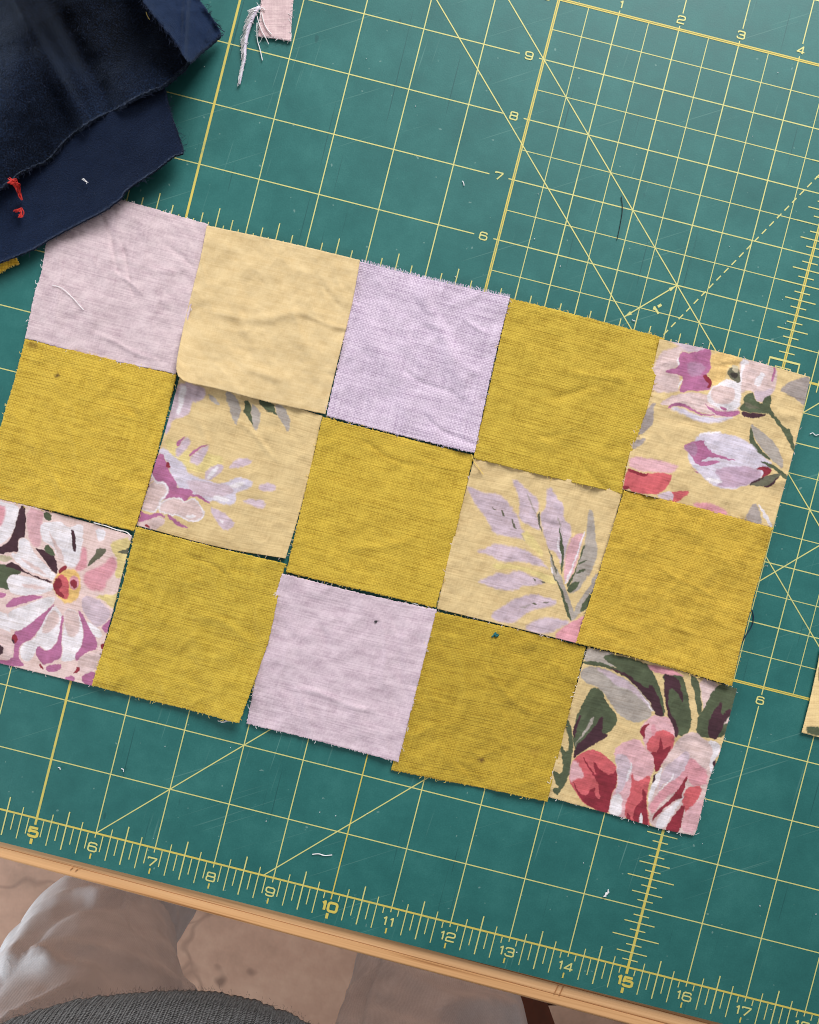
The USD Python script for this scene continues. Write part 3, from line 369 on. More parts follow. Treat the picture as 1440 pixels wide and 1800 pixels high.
def patch(label, cat_, matl, base, top, right, bottom, left, zb, n=150, spec=None, tr=None, lifts=(), wr=0.35, seed=1, thread=None, fray=0.12, fringe=None, stains=None, creases=()):
    """One cut square. top: left to right, right: top to bottom, bottom: left to right, left: top to bottom (photo-measured)."""
    A, B, C, D = (edge(np.array(e, float), n) for e in (top, right, bottom, left))
    s = np.linspace(0, 1, n)
    S, Tt = np.meshgrid(s, s); s_, t_ = S[..., None], Tt[..., None]
    P = (1 - t_) * A[None] + t_ * C[None] + (1 - s_) * D[:, None] + s_ * B[:, None] - ((1 - s_) * (1 - t_) * A[0] + s_ * (1 - t_) * A[-1] + (1 - s_) * t_ * C[0] + s_ * t_ * C[-1])
    px = P.reshape(-1, 2); u, v = S.ravel(), Tt.ravel(); uv = np.c_[u * 65, v * 65]
    o = np.full((len(u), 1), seed * 3.7)
    # creases that run across the square plus small puckers
    f1 = meshkit.fbm(np.c_[uv @ [[0.085, 0.05], [-0.045, 0.075]], o], 3, seed); f2 = meshkit.fbm(np.c_[uv / 3.6, o], 3, seed + 11); f3 = np.abs(meshkit.fbm(np.c_[uv @ [[0.03, 0.07], [0.05, -0.03]], o], 3, seed + 23) - 0.5)
    f4 = meshkit.fbm(np.c_[uv @ [[0.03, 0.03], [-0.02, 0.45]], o], 2, seed + 31)
    z = zb * 1e-3 + wr * 3.0e-3 * (1.7 * f1 + 0.38 * f2 - 2.2 * np.minimum(f3, 0.12) + 0.08 * f4 - 0.30)
    r8 = np.random.default_rng(seed + 80); a8 = [(r8.uniform(.05, .9), r8.uniform(.05, .9), r8.uniform(-.5, 1.1), r8.uniform(.25, .6)) for _ in range(6)]
    creases = list(creases) + [(cu, cv, cu + L8 * math.cos(a), cv + L8 * math.sin(a), r8.uniform(.22, .55) * (1 if k8 % 2 else -1), r8.uniform(.014, .034)) for k8, (cu, cv, a, L8) in enumerate(a8)]
    for (u0, v0, u1, v1, h, w) in creases:            # pressed-in fold lines
        d = np.array([u1 - u0, v1 - v0]); L = np.linalg.norm(d); d /= L; al = (u - u0) * d[0] + (v - v0) * d[1]; ac = -(u - u0) * d[1] + (v - v0) * d[0]
        ac = ac + 0.03 * np.sin(al * 9 + seed); z = z + h * 1e-3 * np.exp(-(ac / w) ** 2) * np.clip(al / .12, 0, 1) * np.clip((L - al) / .12, 0, 1)
    r9 = np.random.default_rng(seed + 50)             # corners and edges that do not lie quite flat
    lifts = list(lifts) + [(cu, cv, r9.uniform(.07, .13), r9.uniform(-.1, 1.2)) for cu, cv in ((0, 0), (1, 0), (0, 1), (1, 1))] + [(r9.uniform(.2, .8), float(r9.integers(2)), .12, r9.uniform(.2, .8)), (float(r9.integers(2)), r9.uniform(.2, .8), .12, r9.uniform(.2, .8))]
    for (cu, cv, r, h) in lifts: z = z + h * 1e-3 * np.exp(-((u - cu) ** 2 + (v - cv) ** 2) / (2 * r * r))
    xy = np.array([R.T @ np.array([(x - 720) / 1450, (y - 900) / 1450, 1.0]) for x, y in px]); zz = TOP + z - CAM[2]; xy = CAM[:2] + xy[:, :2] * (zz / xy[:, 2])[:, None]
    # the raw cut edge wanders by single threads
    bd = (np.minimum(np.minimum(u, 1 - u), np.minimum(v, 1 - v)) < 1e-6); jig = rng.normal(0, fray * 1e-3, (len(u), 2)); xy = xy + np.where(bd[:, None], jig, 0)
    th = 0.00035
    vv, ff, uvv, src = blanket(xy, uv + seed * 17.0, np.maximum(z, th + 0.0002), th, n)
    col = print_colours(px, PAL['C'] if base is None else base, spec, *(tr or (0, 0, 1)), seed=seed)
    if not spec: col = col * (1 + np.random.default_rng(seed + 7).uniform(-.025, .025, 3) + np.random.default_rng(seed + 8).uniform(-.07, .05))
    if stains: col = print_stains(col, px, stains)
    cx, cy = xy.mean(0); t = thing('fabric_square', label, cat_, (cx, cy, TOP), 'patchwork squares laid out on the mat')
    part(t, 'cloth', (vv, ff), matl, smooth=True, uv=uvv, col=col[src])
    # loose thread ends along the cut edges
    r2 = np.random.default_rng(seed); tubes = []
    grid = np.c_[xy, TOP + z].reshape(n, n, 3)
    for e, inner in ((grid[0], grid[3]), (grid[-1], grid[-4]), (grid[:, 0], grid[:, 3]), (grid[:, -1], grid[:, -4])):
        for _ in range(14 if thread is not None else 0):
            k = r2.integers(2, n - 2); p = e[k]; d = p - inner[k]; d /= np.linalg.norm(d); sd = (e[k + 1] - e[k - 1]); sd /= np.linalg.norm(sd); a = r2.normal(0, 0.8); L = r2.uniform(0.0004, 0.0013)
            tubes.append(tube([p - d * 0.0003 - [0, 0, 0.0001], p + d * L * 0.5 + sd * a * L * 0.3, p + d * L * 0.8 + sd * a * L], 0.00009, 3))
    if fringe:
        for k in range(2, n - 1):
            for _ in range(1 if k % 1 == 0 else 0):
                p = grid[0, k]; d = grid[0, k] - grid[3, k]; d /= np.linalg.norm(d); sd = grid[0, k + 1 if k < n - 1 else k] - grid[0, k]; L = r2.uniform(0.0007, 0.0013)
                tubes.append(tube([p - d * 0.0004, p + d * L * 0.5, p + d * L + sd * r2.normal(0, 0.5)], 0.00013, 3))
    if tubes: tag(part(t, 'frayed_edge', cat(tubes), thread or fringe), kind='stuff')
    PATCH.append(t); return t
def print_stains(col, px, stains):
    for x, y, r, rgb, k in stains:
        d = np.hypot(px[:, 0] - x, (px[:, 1] - y) * 1.3) + 3 * (meshkit.fbm(np.c_[px / 3, np.zeros(len(px))], 2, int(x)) - 0.5) * r / 3
        w = np.clip(1.3 - d / r, 0, 1)[:, None] * k; col = col * (1 - w) + lin(rgb) * w
    return col
MU = (203, 169, 61); LI = (219, 202, 215); LF = (206, 180, 186); CR = (210, 184, 136)
patch('pale lilac cotton square partly under the navy cloth', 'fabric square', LILAC_F, LF, [(97, 321), (222, 353), (366, 394)], [(366, 394), (340, 520), (309, 657)], [(44, 594), (170, 628), (309, 657)], [(97, 321), (74, 472), (63, 507), (44, 594)], 0.55, seed=1, thread=WHITE_T, wr=0.42)
patch('plain cream cotton square with a lifted rounded lower left corner', 'fabric square', CREAM, CR, [(363.7, 396), (500, 425), (633, 457)], [(633, 457), (618, 538), (592, 642), (572, 728)], [(313, 661), (330, 672), (385, 684), (470, 706), (572, 728)], [(363.7, 396), (352, 455), (331.6, 535.6), (315, 610), (310, 645), (313, 661)], 1.0, seed=2, lifts=[(0.0, 1.0, 0.16, 4.2), (0.45, 1.0, 0.14, 1.6)], creases=[(.1, .55, .9, .4, .5, .03), (.2, .2, .5, .8, .4, .03), (.55, .1, .8, .7, .4, .025)], wr=0.5, fray=0.05)
patch('open weave lilac linen square with white frayed top edge', 'fabric square', LILAC_W, LI, [(633, 459), (760, 492), (897, 522)], [(897, 522), (865, 652), (834.5, 796.5)], [(573.5, 731), (700, 764), (834.5, 796.5)], [(633, 459), (605, 593.5), (573.5, 731)], 0.75, seed=3, thread=LILAC_T, fringe=WHITE_T, wr=0.4, creases=[(.42, .0, .74, .5, 1.1, .045), (.62, .3, .97, .8, 0.9, .055), (.05, .25, .6, .95, 0.8, .06)])
patch('mustard linen square in the top row beside the lilac linen', 'fabric square', MUSTARD, MU, [(897, 524), (1032, 558), (1168, 594)], [(1168, 594), (1141, 706.6), (1112, 792), (1094, 868)], [(832.4, 805), (951.5, 835), (1094, 868)], [(897, 524), (865, 660), (832.4, 805)], 1.0, seed=4, thread=YELLOW_T)
patch('floral square with pink tulip bud and grey leaf, top right corner', 'fabric square', COTTON, (213, 184, 134), [(1166.7, 596), (1255, 615), (1350, 641), (1425, 663)], [(1425, 663), (1394.6, 798), (1359, 928)], [(1094, 860), (1200, 887), (1302.5, 914), (1359, 928)], [(1160, 596), (1138, 689), (1109, 791), (1094, 860)], 0.6, n=330, spec=F15, tr=(1090, 590, 4.235), seed=5, thread=PINK_T, fray=0.05, wr=0.4)
patch('leftmost mustard linen square with small brown stains', 'fabric square', MUSTARD, MU, [(43.5, 595), (180, 628), (310.5, 659)], [(310.5, 659), (275, 800), (236, 934)], [(-33, 868), (0, 877), (114.6, 904), (236, 934)], [(43.5, 595), (38, 620), (23, 676), (4.6, 736), (-33, 868)], 0.75, seed=6, thread=YELLOW_T, stains=[(100, 660, 5, (70, 45, 20), .9), (57, 607, 10, (120, 90, 40), .55)], wr=0.42)
patch('floral square with fine lilac stamens under the cream square', 'fabric square', COTTON, (213, 184, 134), [(318, 655), (440, 690), (566.7, 731)], [(566.7, 731), (536, 866.6), (502, 982)], [(240, 923.7), (385.6, 962), (502, 982)], [(318, 655), (291, 755), (262, 850), (240, 923.7)], 0.3, n=330, spec=F22, tr=(230, 660, 4.114), seed=7, thread=PINK_T, fray=0.05, wr=0.3)
patch('mustard linen square in the very middle of the layout', 'fabric square', MUSTARD, MU, [(567, 733), (700, 767), (833, 800)], [(833, 800), (800, 941), (766, 1068.5)], [(503, 1006), (630, 1036), (766, 1068.5)], [(567, 733), (536, 866), (503, 1006)], 0.65, seed=8, thread=YELLOW_T)
patch('floral square printed with a feathery lilac leaf spray', 'fabric square', COTTON, (213, 184, 134), [(834, 806), (960, 833), (1094, 866)], [(1094, 866), (1056, 1008), (1016, 1131)], [(768, 1070), (878, 1097), (1016, 1131)], [(834, 806), (798, 941.7), (768, 1070)], 0.35, n=330, spec=F24, tr=(760, 800, 4.235), seed=9, thread=PINK_T, fray=0.05, wr=0.42)
patch('rightmost mustard linen square below the tulip print', 'fabric square', MUSTARD, MU, [(1097.5, 862.5), (1230, 893), (1359, 928)], [(1359, 928), (1329, 1038), (1304, 1132), (1287, 1206)], [(1012.5, 1130), (1145, 1164), (1287, 1206)], [(1097.5, 862.5), (1052, 1010), (1012.5, 1130)], 1.0, seed=10, thread=YELLOW_T, wr=0.42)
patch('floral square with large white daisy at the left edge', 'fabric square', COTTON, (222, 192, 186), [(-36, 866), (0, 876.6), (120, 908), (232, 941.7)], [(232, 941.7), (198, 1075), (163, 1206)], [(-107, 1139), (0, 1166), (163, 1206)], [(-36, 866), (-107, 1139)], 0.3, n=330, spec=F31, tr=(0, 870, 5.296), seed=11, thread=PINK_T, fray=0.05, wr=0.25)
patch('mustard linen square in the bottom row beside the white daisy', 'fabric square', MUSTARD, MU, [(239, 926), (370, 960), (504.5, 991.5)], [(504.5, 991.5), (496.5, 1010), (474, 1118.5), (453, 1182), (420, 1272)], [(161, 1204.7), (254.5, 1229.5), (325, 1246), (420, 1272)], [(239, 926), (211, 1043), (161, 1204.7)], 0.85, seed=12, thread=YELLOW_T, wr=0.55, lifts=[(1.0, 1.0, 0.2, 1.8), (0.98, 0.35, 0.12, 0.6)])
patch('pale lilac cotton square in the bottom row with a black speck', 'fabric square', LILAC_F, (208, 184, 194), [(496, 1008), (630, 1042), (768, 1072)], [(768, 1072), (738.7, 1186.6), (700, 1340)], [(433.6, 1272), (560, 1303), (700, 1340)], [(496, 1008), (470, 1100), (454, 1170), (433.6, 1272)], 0.95, seed=13, thread=WHITE_T, wr=0.38)
patch('mustard linen square with teal lint in the bottom row', 'fabric square', MUSTARD, (190, 158, 52), [(765, 1074), (900, 1104), (1030, 1137.5)], [(1030, 1137.5), (995, 1275), (962.5, 1410)], [(687.5, 1354), (762, 1369), (850, 1386), (962.5, 1410)], [(760, 1074), (735, 1186), (687.5, 1354)], 0.45, seed=14, thread=YELLOW_T, stains=[(847, 1336, 6, (105, 70, 35), .8), (940, 1322, 12, (150, 110, 40), .35)], wr=0.5)
patch('floral square with red rosebuds and dark leaves, bottom right', 'fabric square', COTTON, (213, 184, 134), [(1033, 1137), (1160, 1168), (1296, 1211)], [(1296, 1211), (1272, 1300), (1262, 1335), (1247.5, 1370), (1226, 1455), (1220, 1469)], [(960, 1400), (1072, 1431), (1162, 1457), (1220, 1469)], [(1033, 1137), (997.5, 1265), (960, 1400)], 0.3, n=330, spec=F35, tr=(950, 1130, 4.0), seed=15, thread=WHITE_T, fray=0.1, wr=0.35)
# ------------------------------------------------------------------ free-form cloths: scraps and the navy pile
def cloth(poly, zf, thick, step=4.0, smooth_n=2, jig=0.0, seed=0):
    """Sheet with an outline measured on the photograph; zf(px, py) is its height above the mat (m). Returns the solid, its outline (world) and top points."""
    p = np.array(poly, float)
    for _ in range(smooth_n):
        q = np.roll(p, -1, 0); p = np.stack([0.85 * p + 0.15 * q, 0.15 * p + 0.85 * q], 1).reshape(-1, 2)
    pg = Polygon(p); L = pg.exterior.length; n = int(L / (step * 0.7)); r = np.random.default_rng(seed)
    ring = np.array([pg.exterior.interpolate(i / n * L).coords[0] for i in range(n)]); ring += r.normal(0, jig, ring.shape) if jig else 0
    x0, y0, x1, y1 = pg.bounds; gx, gy = np.meshgrid(np.arange(x0, x1, step), np.arange(y0, y1, step)); gp = np.c_[gx.ravel(), gy.ravel()]; gp += r.uniform(-0.2, 0.2, gp.shape) * step
    from shapely import contains_xy
    gp = gp[contains_xy(pg.buffer(-step * 0.6), gp[:, 0], gp[:, 1])]; pts = np.vstack([ring, gp]); d = Delaunay(pts); f = d.simplices
    c = pts[f].mean(1); f = f[contains_xy(Polygon(ring).buffer(0.01), c[:, 0], c[:, 1])]
    a = np.cross(pts[f[:, 1]] - pts[f[:, 0]], pts[f[:, 2]] - pts[f[:, 0]]); f = f[np.abs(a) > 1e-6]; a = a[np.abs(a) > 1e-6]; f = np.where((a > 0)[:, None], f[:, ::-1], f)   # photo y runs down
    z = zf(pts[:, 0], pts[:, 1]); xy = on_mats(pts, 0.0); k = (CAM[2] - TOP - z) / (CAM[2] - TOP); cc = on_mat(*nadir); xy = cc + (xy - cc) * k[:, None]
    top = np.c_[xy, TOP + z]; bot = top - [0, 0, thick]; N = len(pts); i = np.arange(n); j = (i + 1) % n
    side = np.vstack([np.c_[i, i + N, j + N], np.c_[i, j + N, j]]); ff = np.vstack([f, f[:, ::-1] + N, side])
    uv = pts * 0.24; return (np.vstack([top, bot]), ff, np.vstack([uv, uv]), pts), top[:n], top
nadir = (721.9, 881.8)
def fuzz(ringpts, top, n_edge, n_top, L, mat, parent, seed, rad=0.00006):
    r = np.random.default_rng(seed); out = []; c = ringpts.mean(0)
    for _ in range(n_edge):
        p = ringpts[r.integers(len(ringpts))] + r.normal(0, 0.0006, 3) * [1, 1, 0.3]; d = (p - c) * [1, 1, 0]; d = d / np.linalg.norm(d) + r.normal(0, 0.8, 3) * [1, 1, 0.4]; l = L * r.uniform(0.4, 1.3)
        out.append(tube([p - d * l * 0.3, p + d * l * 0.5 + r.normal(0, l * 0.15, 3), p + d * l], rad, 3))
    for _ in range(n_top):
        p = top[r.integers(len(top))] + r.normal(0, 0.0008, 3) * [1, 1, 0]; d = r.normal(0, 1, 3) * [1, 1, 0.3]; d[2] = abs(d[2]) + 0.15; l = L * r.uniform(0.4, 1.2)
        out.append(tube([p, p + d * l * 0.5 + [0, 0, l * 0.2], p + d * l], rad, 3))
    return tag(part(parent, 'fuzz', cat(out), mat), kind='stuff')
def gauss(x, y, cx, cy, r, h): return h * np.exp(-((x - cx) ** 2 + (y - cy) ** 2) / (2 * r * r))
def nz(x, y, s, seed): return meshkit.fbm(np.c_[x / s, y / s, np.full(np.shape(x), seed * 1.7)], 3, seed)
low_poly = [(289, 150), (300, 197), (325, 268), (305, 274), (269, 303), (222, 333), (211, 350), (180, 372), (140, 392), (92, 417), (56, 439), (0, 461), (-120, 500), (-160, 250), (-100, 100), (100, 60), (230, 90)]
def zlow(x, y):
    d = (x * 0.5 + y * 0.86) - 370                                   # distance from the front edge, roughly
    return 0.0066 + gauss(x, y, 300, 240, 50, 0.002) + 0.0022 * np.clip(-d / 160, 0, 1) + 0.0020 * (nz(x, y, 55, 3) - 0.5) + 0.0012 * np.sin((x * 0.86 - y * 0.5) / 55.0)
m, ring, top = cloth(low_poly, zlow, 0.0013, 4.0, 1, 0.5, 1)
t = thing('navy_cloth', 'flat navy flannel piece lying lowest in the pile', 'fabric', (*top[:, :2].mean(0), TOP), 'navy cloth pile')
part(t, 'cloth', m[:2], NAVY_LOW, smooth=True, uv=m[2]); fuzz(ring, top, 700, 700, 0.0007, NAVY_FUZZ, t, 4)
up_poly = [(336, 100), (331, 108), (325, 118), (292, 147), (281, 153), (244, 168), (208, 190), (167, 208), (133, 231), (111, 250), (86, 281), (39, 301), (17, 319), (0, 331), (-120, 380), (-160, 100), (-130, -160), (180, -170), (262, -60), (282, 5), (312, 60)]
def zup(x, y):
    e = np.clip((1.0 - (x * 0.5 + y * 0.86) / 300.0) * 1.3, 0, 1)
    return 0.0098 + 0.012 * e ** 0.8 - gauss(x, y, 275, 35, 55, 0.011) + 0.003 * (nz(x, y, 70, 5) - 0.5) + gauss(x, y, 60, 150, 60, 0.004) + 0.0034 * np.sin((x * 0.9 - y * 0.45) / 34.0 + 0.02 * y) + 0.0018 * (nz(x, y, 40, 6) - 0.5) + 0.003 * np.exp(-((x * .86 - y * .5 - 20) / 14.0) ** 2) - 0.003 * np.exp(-((x * .86 - y * .5 - 75) / 18.0) ** 2)
m, ring, top = cloth(up_poly, zup, 0.0022, 4.0, 1, 0.7, 2)
t = thing('navy_cloth', 'thick dark navy plaid wool folded on top of the pile', 'fabric', (*top[:, :2].mean(0), TOP), 'navy cloth pile')
part(t, 'cloth', m[:2], NAVY_TOP, smooth=True, uv=m[2]); fuzz(ring, top, 1100, 2200, 0.0008, NAVY_FUZZ, t, 5)
fl_poly = [(246, -6), (267, 23), (294, 56), (314, 82), (331, 112), (361, 84), (384, 66), (389, 58), (381, 42), (367, 22), (351, 0), (300, -110), (215, -120)]
def zflap(x, y):
    s = (x - (250 + 0.72 * y)) / 90.0                                   # 0 on the raised left edge, grows to the right
    return 0.030 - 0.021 * np.clip(s, 0, 1) ** 0.7 - 0.008 * np.clip((y - 20) / 90, 0, 1) + 0.0026 * np.exp(-((x - 327 + 0.05 * y) / 5.0) ** 2) + 0.004 * (nz(x, y, 26, 8) - 0.5)
m, ring, top = cloth(fl_poly, zflap, 0.0016, 3.0, 1, 0.6, 3)
t = thing('navy_cloth', 'brighter navy flap with frayed corner pointing right', 'fabric', (*top[:, :2].mean(0), TOP), 'navy cloth pile')
part(t, 'cloth', m[:2], NAVY_FLAP, smooth=True, uv=m[2]); fuzz(ring, top, 500, 400, 0.0007, NAVY_FUZZ, t, 6)
def P3(x, y, z): return np.array([*on_mat(x, y, z), TOP + z])
part(t, 'frayed_thread', cat([tube(spline([P3(x, y, z) for x, y, z in q], 10), 0.00018, 5) for q in ([(378, 44, .007), (386, 50, .005), (395, 56, .003)], [(372, 34, .007), (384, 44, .005), (389, 50, .003)], [(384, 60, .006), (391, 62, .004), (393, 60, .003)])]), NAVY_T)
flat0 = lambda h, a=0.0005, s=25: (lambda x, y: h + a * nz(x, y, s, 4))
m, ring, top = cloth([(459, -70), (458.7, 0), (455, 50), (453.7, 63.7), (480, 67), (512, 72), (511.9, 50), (515.6, 0), (520, -70)], flat0(0.0008, 0.0008), 0.0004, 2.0, 0, 0.15, 5)
t = thing('fabric_strip', 'narrow pale pink cotton offcut at the top edge beside the tassel', 'fabric strip', (*top[:, :2].mean(0), TOP))
part(t, 'cloth', m[:2], LILAC_F, smooth=True, uv=m[2], col=np.tile(lin((216, 186, 186)), (len(m[0]), 1))); tag(part(t, 'frayed_edge', cat([tube([p, p + [0, 0, 0.0002] + np.r_[rng.normal(0, 0.0005, 2), 0], p + np.r_[rng.normal(0, 0.0009, 2), 0]], 0.00008, 3) for p in ring[::4]]), WHITE_T), kind='stuff')
m, ring, top = cloth([(0, 461), (12, 456), (29, 453), (31, 458), (33, 461), (33, 465), (24, 466), (14, 471), (0, 480), (-40, 505), (-40, 475)], flat0(0.0022, 0.001), 0.0005, 1.5, 0, 0.25, 6)
t = thing('fabric_scrap', 'mustard yellow scrap peeping out from under the navy pile', 'fabric scrap', (*top[:, :2].mean(0), TOP))
part(t, 'cloth', m[:2], MUSTARD, smooth=True, uv=m[2], col=np.tile(lin((224, 174, 44)), (len(m[0]), 1))); part(t, 'frayed_edge', cat([tube([p, p + [0, 0, 0.0001] + np.r_[rng.normal(0, 0.0004, 2), 0]], 0.0001, 3) for p in ring[::3]]), YELLOW_T)
SE = [(1443, 1140), (1438, 1170), (1423, 1238), (1410, 1288), (1440, 1296), (1560, 1322), (1600, 1170)]
m, ring, top = cloth(SE, flat0(0.0009, 0.0009), 0.0004, 2.0, 0, 0.12, 7)
t = thing('fabric_scrap', 'cream floral scrap cut off by the right picture edge', 'fabric scrap', (*top[:, :2].mean(0), TOP))
col = print_colours(m[3], (234, 202, 146), SCR, 1180, 960, 5.0, 3); part(t, 'cloth', m[:2], COTTON, smooth=True, uv=m[2], col=np.vstack([col, col]))
# ------------------------------------------------------------------ the lilac selvedge tassel and the loose threads
sp = spline([P3(x, y, z) for x, y, z in ((457, 12, .0016), (451, 17, .0022), (442.5, 34, .0022), (434.5, 58, .0018), (431, 82, .0016), (430.3, 102, .0014), (426, 122, .0012), (421.5, 148, .0012))], 60)
wd = np.interp(np.linspace(0, 1, 60), [0, .12, .4, .7, .93, 1], [.0010, .0016, .0017, .0010, .0008, .0006])
t = thing('thread_tassel', 'lilac frayed selvedge twist resting beside the pink strip', 'thread', (*sp[:, :2].mean(0), TOP))
part(t, 'twisted_cord', tube(sp, wd * 0.52, 8), plain('cord_lilac', (214, 200, 216), 0.85), smooth=True)
fr = []; r6 = np.random.default_rng(12)
for k in np.sort(r6.uniform(1, 57, 210)):
    k0 = int(k); d = sp[k0 + 1] - sp[k0]; d /= np.linalg.norm(d); c = sp[k0] + d * (k - k0) * 0.002; nrm_ = np.cross(d, [0, 0, 1]); w = wd[k0] * r6.uniform(.7, 1.15); lean = r6.uniform(.6, 2.2)
    fr.append(tube(spline([c - nrm_ * w * r6.uniform(-.9, .7) * -1 - d * w * .4 - [0, 0, w * .1], c + [0, 0, w * r6.uniform(.45, .75)], c + nrm_ * w * r6.uniform(.5, 1.1) + d * w * lean - [0, 0, w * .2], c + nrm_ * w * r6.uniform(.7, 1.35) + d * w * (lean + r6.uniform(.2, 1.2)) - [0, 0, w * .4]], 6), 0.00011, 3))
tag(part(t, 'thread_loops', cat(fr), WHITE_T), kind='stuff')
for q in ([(452, 40), (451.5, 50), (452.5, 70), (457, 86), (461.5, 106)], [(452, 28), (455, 40), (460, 54), (467, 66), (472.5, 77.5)], [(460, 22), (463, 36), (467.5, 47.5), (473, 55), (477.5, 60)], [(455, 16), (462, 14), (466, 18)]):
    part(t, 'loose_thread', tube(spline([P3(x, y, .0017 if y < 70 else .0007) for x, y in q], 14), 0.0002, 5), WHITE_T)
def loose(label, pts, r, mat, h=0.0004, name='loose_thread', catg='thread', sides=5, strands=1, spread=(1.0, 1.0)):
    t = None; r3 = np.random.default_rng(len(label) + int(pts[0][0])); ms = []
    for s in range(strands):
        o = r3.normal(0, 1.0 if strands > 1 else 0, (len(pts), 2)) * np.linspace(*spread, len(pts))[:, None]; ms.append(tube(spline([P3(x + o[i][0], y + o[i][1], h + (p3[0] if p3 else 0) + r * s * .7) for i, (x, y, *p3) in enumerate(pts)], 6 * len(pts)), r, sides))
    m = cat(ms); t = thing(name, label, catg, tuple(m.vertices.mean(0))); part(t, 'strand', m, mat); return t
loose('fine black thread curved across the printed half inch squares', [(1092.5, 345), (1094.5, 368), (1090, 398), (1085, 421)], 0.00016, BLACK_T)
loose('white thread lying on the pale lilac square by the navy pile', [(92, 501), (108, 506), (120, 516), (134, 530), (147, 545)], 0.00015, WHITE_T, 0.0020)
loose('thin white thread lying by the lower ruler above ten', [(549, 1502), (560, 1501), (571, 1504), (584, 1503)], 0.00020, WHITE_T)
loose('short thick white lint tuft by the fifteen inch ruler', [(1063, 1577), (1065, 1573), (1068, 1570), (1070, 1567)], 0.00026, WHITE_T, strands=4)
loose('tiny white thread bit near the printed seven', [(813, 318), (815, 321), (816, 326)], 0.00018, WHITE_T)
loose('pale yellow thread over the leaf print corner', [(829, 798), (834, 812), (841, 822), (850, 834)], 0.00014, YELLOW_T, 0.0022)
loose('white frayed thread along the top of the daisy square', [(165, 919), (185, 924), (205, 931), (222, 935), (231, 943)], 0.00022, WHITE_T, 0.0016)
loose('white thread tuft under the lifted mustard corner', [(384, 1266), (392, 1269), (400, 1267), (407, 1268)], 0.00022, WHITE_T, 0.0006, strands=3)
loose('dark blue thread loop beside the rightmost mustard square', [(1322, 1072), (1325, 1085), (1322, 1100), (1312, 1116), (1306, 1128)], 0.00018, NAVY_T)
loose('white curl of thread near the right picture edge', [(1424, 763), (1429, 761), (1434, 765), (1440, 764), (1446, 766)], 0.00016, WHITE_T)
loose('white thread bit under the printed one inch arrow', [(1111, 562), (1114, 563.5), (1117, 564.5)], 0.00016, WHITE_T)
loose('white bit of thread at left above the eight inch grid line', [(102, 1349), (105, 1350), (106, 1353)], 0.00018, WHITE_T)
loose('curled white thread bit beside the first diagonal line', [(213, 1351), (217, 1353), (217, 1357)], 0.00018, WHITE_T)
loose('bright red thread tuft hanging from the plaid wool edge', [(20, 317, .009), (28, 322, .007), (32, 334, .003), (35, 343, .001), (39, 351, 0)], 0.00017, RED_T, 0.0076, strands=22, spread=(4.0, 0.5))
loose('small orange red thread knot on the navy flannel', [(26, 371), (34, 370), (38, 374), (35, 380), (39, 378)], 0.00016, RED_T, 0.0082, strands=9, spread=(2.2, 1.6))
loose('short pale hair on the plaid wool by the flap', [(257, 21), (259, 27), (263, 34)], 0.00012, YELLOW_T, 0.0225)
loose('white lint fleck on the navy flannel near its right corner', [(257, 219), (261, 222), (259, 226)], 0.00018, WHITE_T, 0.0090, strands=3)
loose('faint white lint smudge in the middle of the navy flannel', [(146, 314), (151, 317), (153, 321)], 0.00011, WHITE_T, 0.0082, strands=3)
loose('tiny black fleck on the bottom lilac square', [(659, 1091), (661, 1094), (663, 1091)], 0.00030, BLACK_T, 0.0021, 'lint_fleck', 'lint')
loose('teal lint fluff on the bottom mustard square', [(867, 1119), (870, 1114), (873, 1118), (876, 1116)], 0.00028, TEAL_T, 0.0015, 'lint_fleck', 'lint', strands=6)
r4 = np.random.default_rng(5); sp_ = []
for _ in range(70):
    x, y = r4.uniform(0, 1440), r4.uniform(0, 1790); L = r4.uniform(0.5, 1.6); a = r4.uniform(0, 6.28)
    sp_.append(tube([P3(x, y, .0002), P3(x + L * .5 * math.cos(a), y + L * .5 * math.sin(a), .0003), P3(x + L * math.cos(a + .7), y + L * math.sin(a + .7), .0002)], r4.uniform(0.00008, 0.0002), 4))
inm = Polygon([(X0 * IN, Y0 * IN), (X1 * IN, Y0 * IN), (X1 * IN, Y1 * IN), (X0 * IN, Y1 * IN)])
sp_ = [s for s in sp_ if s.vertices[:, 1].min() > (Y0 + .05) * IN]
tag(obj('lint', cat(sp_), WHITE_T), 'tiny white lint specks scattered over the mat', 'lint', kind='stuff')
# ------------------------------------------------------------------ the maker, standing at the table in pale trousers and a charcoal knit sweater
person = thing('person', 'person in pale grey twill trousers and charcoal knit sweater leaning over the table', 'person', place(-0.12, 0.47, 0))
def dz(d): return CAM[2] - d
def chain(js):
    sph = []
    for a, b, d, r in js: s = trimesh.creation.icosphere(2, r); s.apply_translation(place(a, b, dz(d))); sph.append(s)
    return [manifold3d.Manifold.hull_points(np.vstack([p.vertices, q.vertices])) for p, q in zip(sph, sph[1:])]
legs = [[(-.20, .50, .25, .11), (-.262, .475, .48, .116), (-.279, .452, .69, .092), (-.326, .45, .83, .072), (-.315, .46, 1.0, .060), (-.317, .46, 1.03, .061)],
        [(-.05, .50, .25, .11), (-.005, .475, .48, .093), (.022, .462, .70, .080), (.018, .47, .83, .070), (.03, .48, 1.0, .060), (.032, .48, 1.03, .061)]]
man = manifold3d.Manifold()
for j in legs:
    for h in chain(j): man = man + h
for h in chain([(-.20, .50, .25, .11), (-.05, .50, .25, .11)]) + chain([(-.17, .50, .18, .115), (-.08, .50, .18, .115)]): man = man + h
man = man.refine_to_length(0.0065); mm_ = man.to_mesh(); body = trimesh.Trimesh(mm_.vert_properties[:, :3], mm_.tri_verts); body.merge_vertices()
trimesh.smoothing.filter_taubin(body, iterations=22)
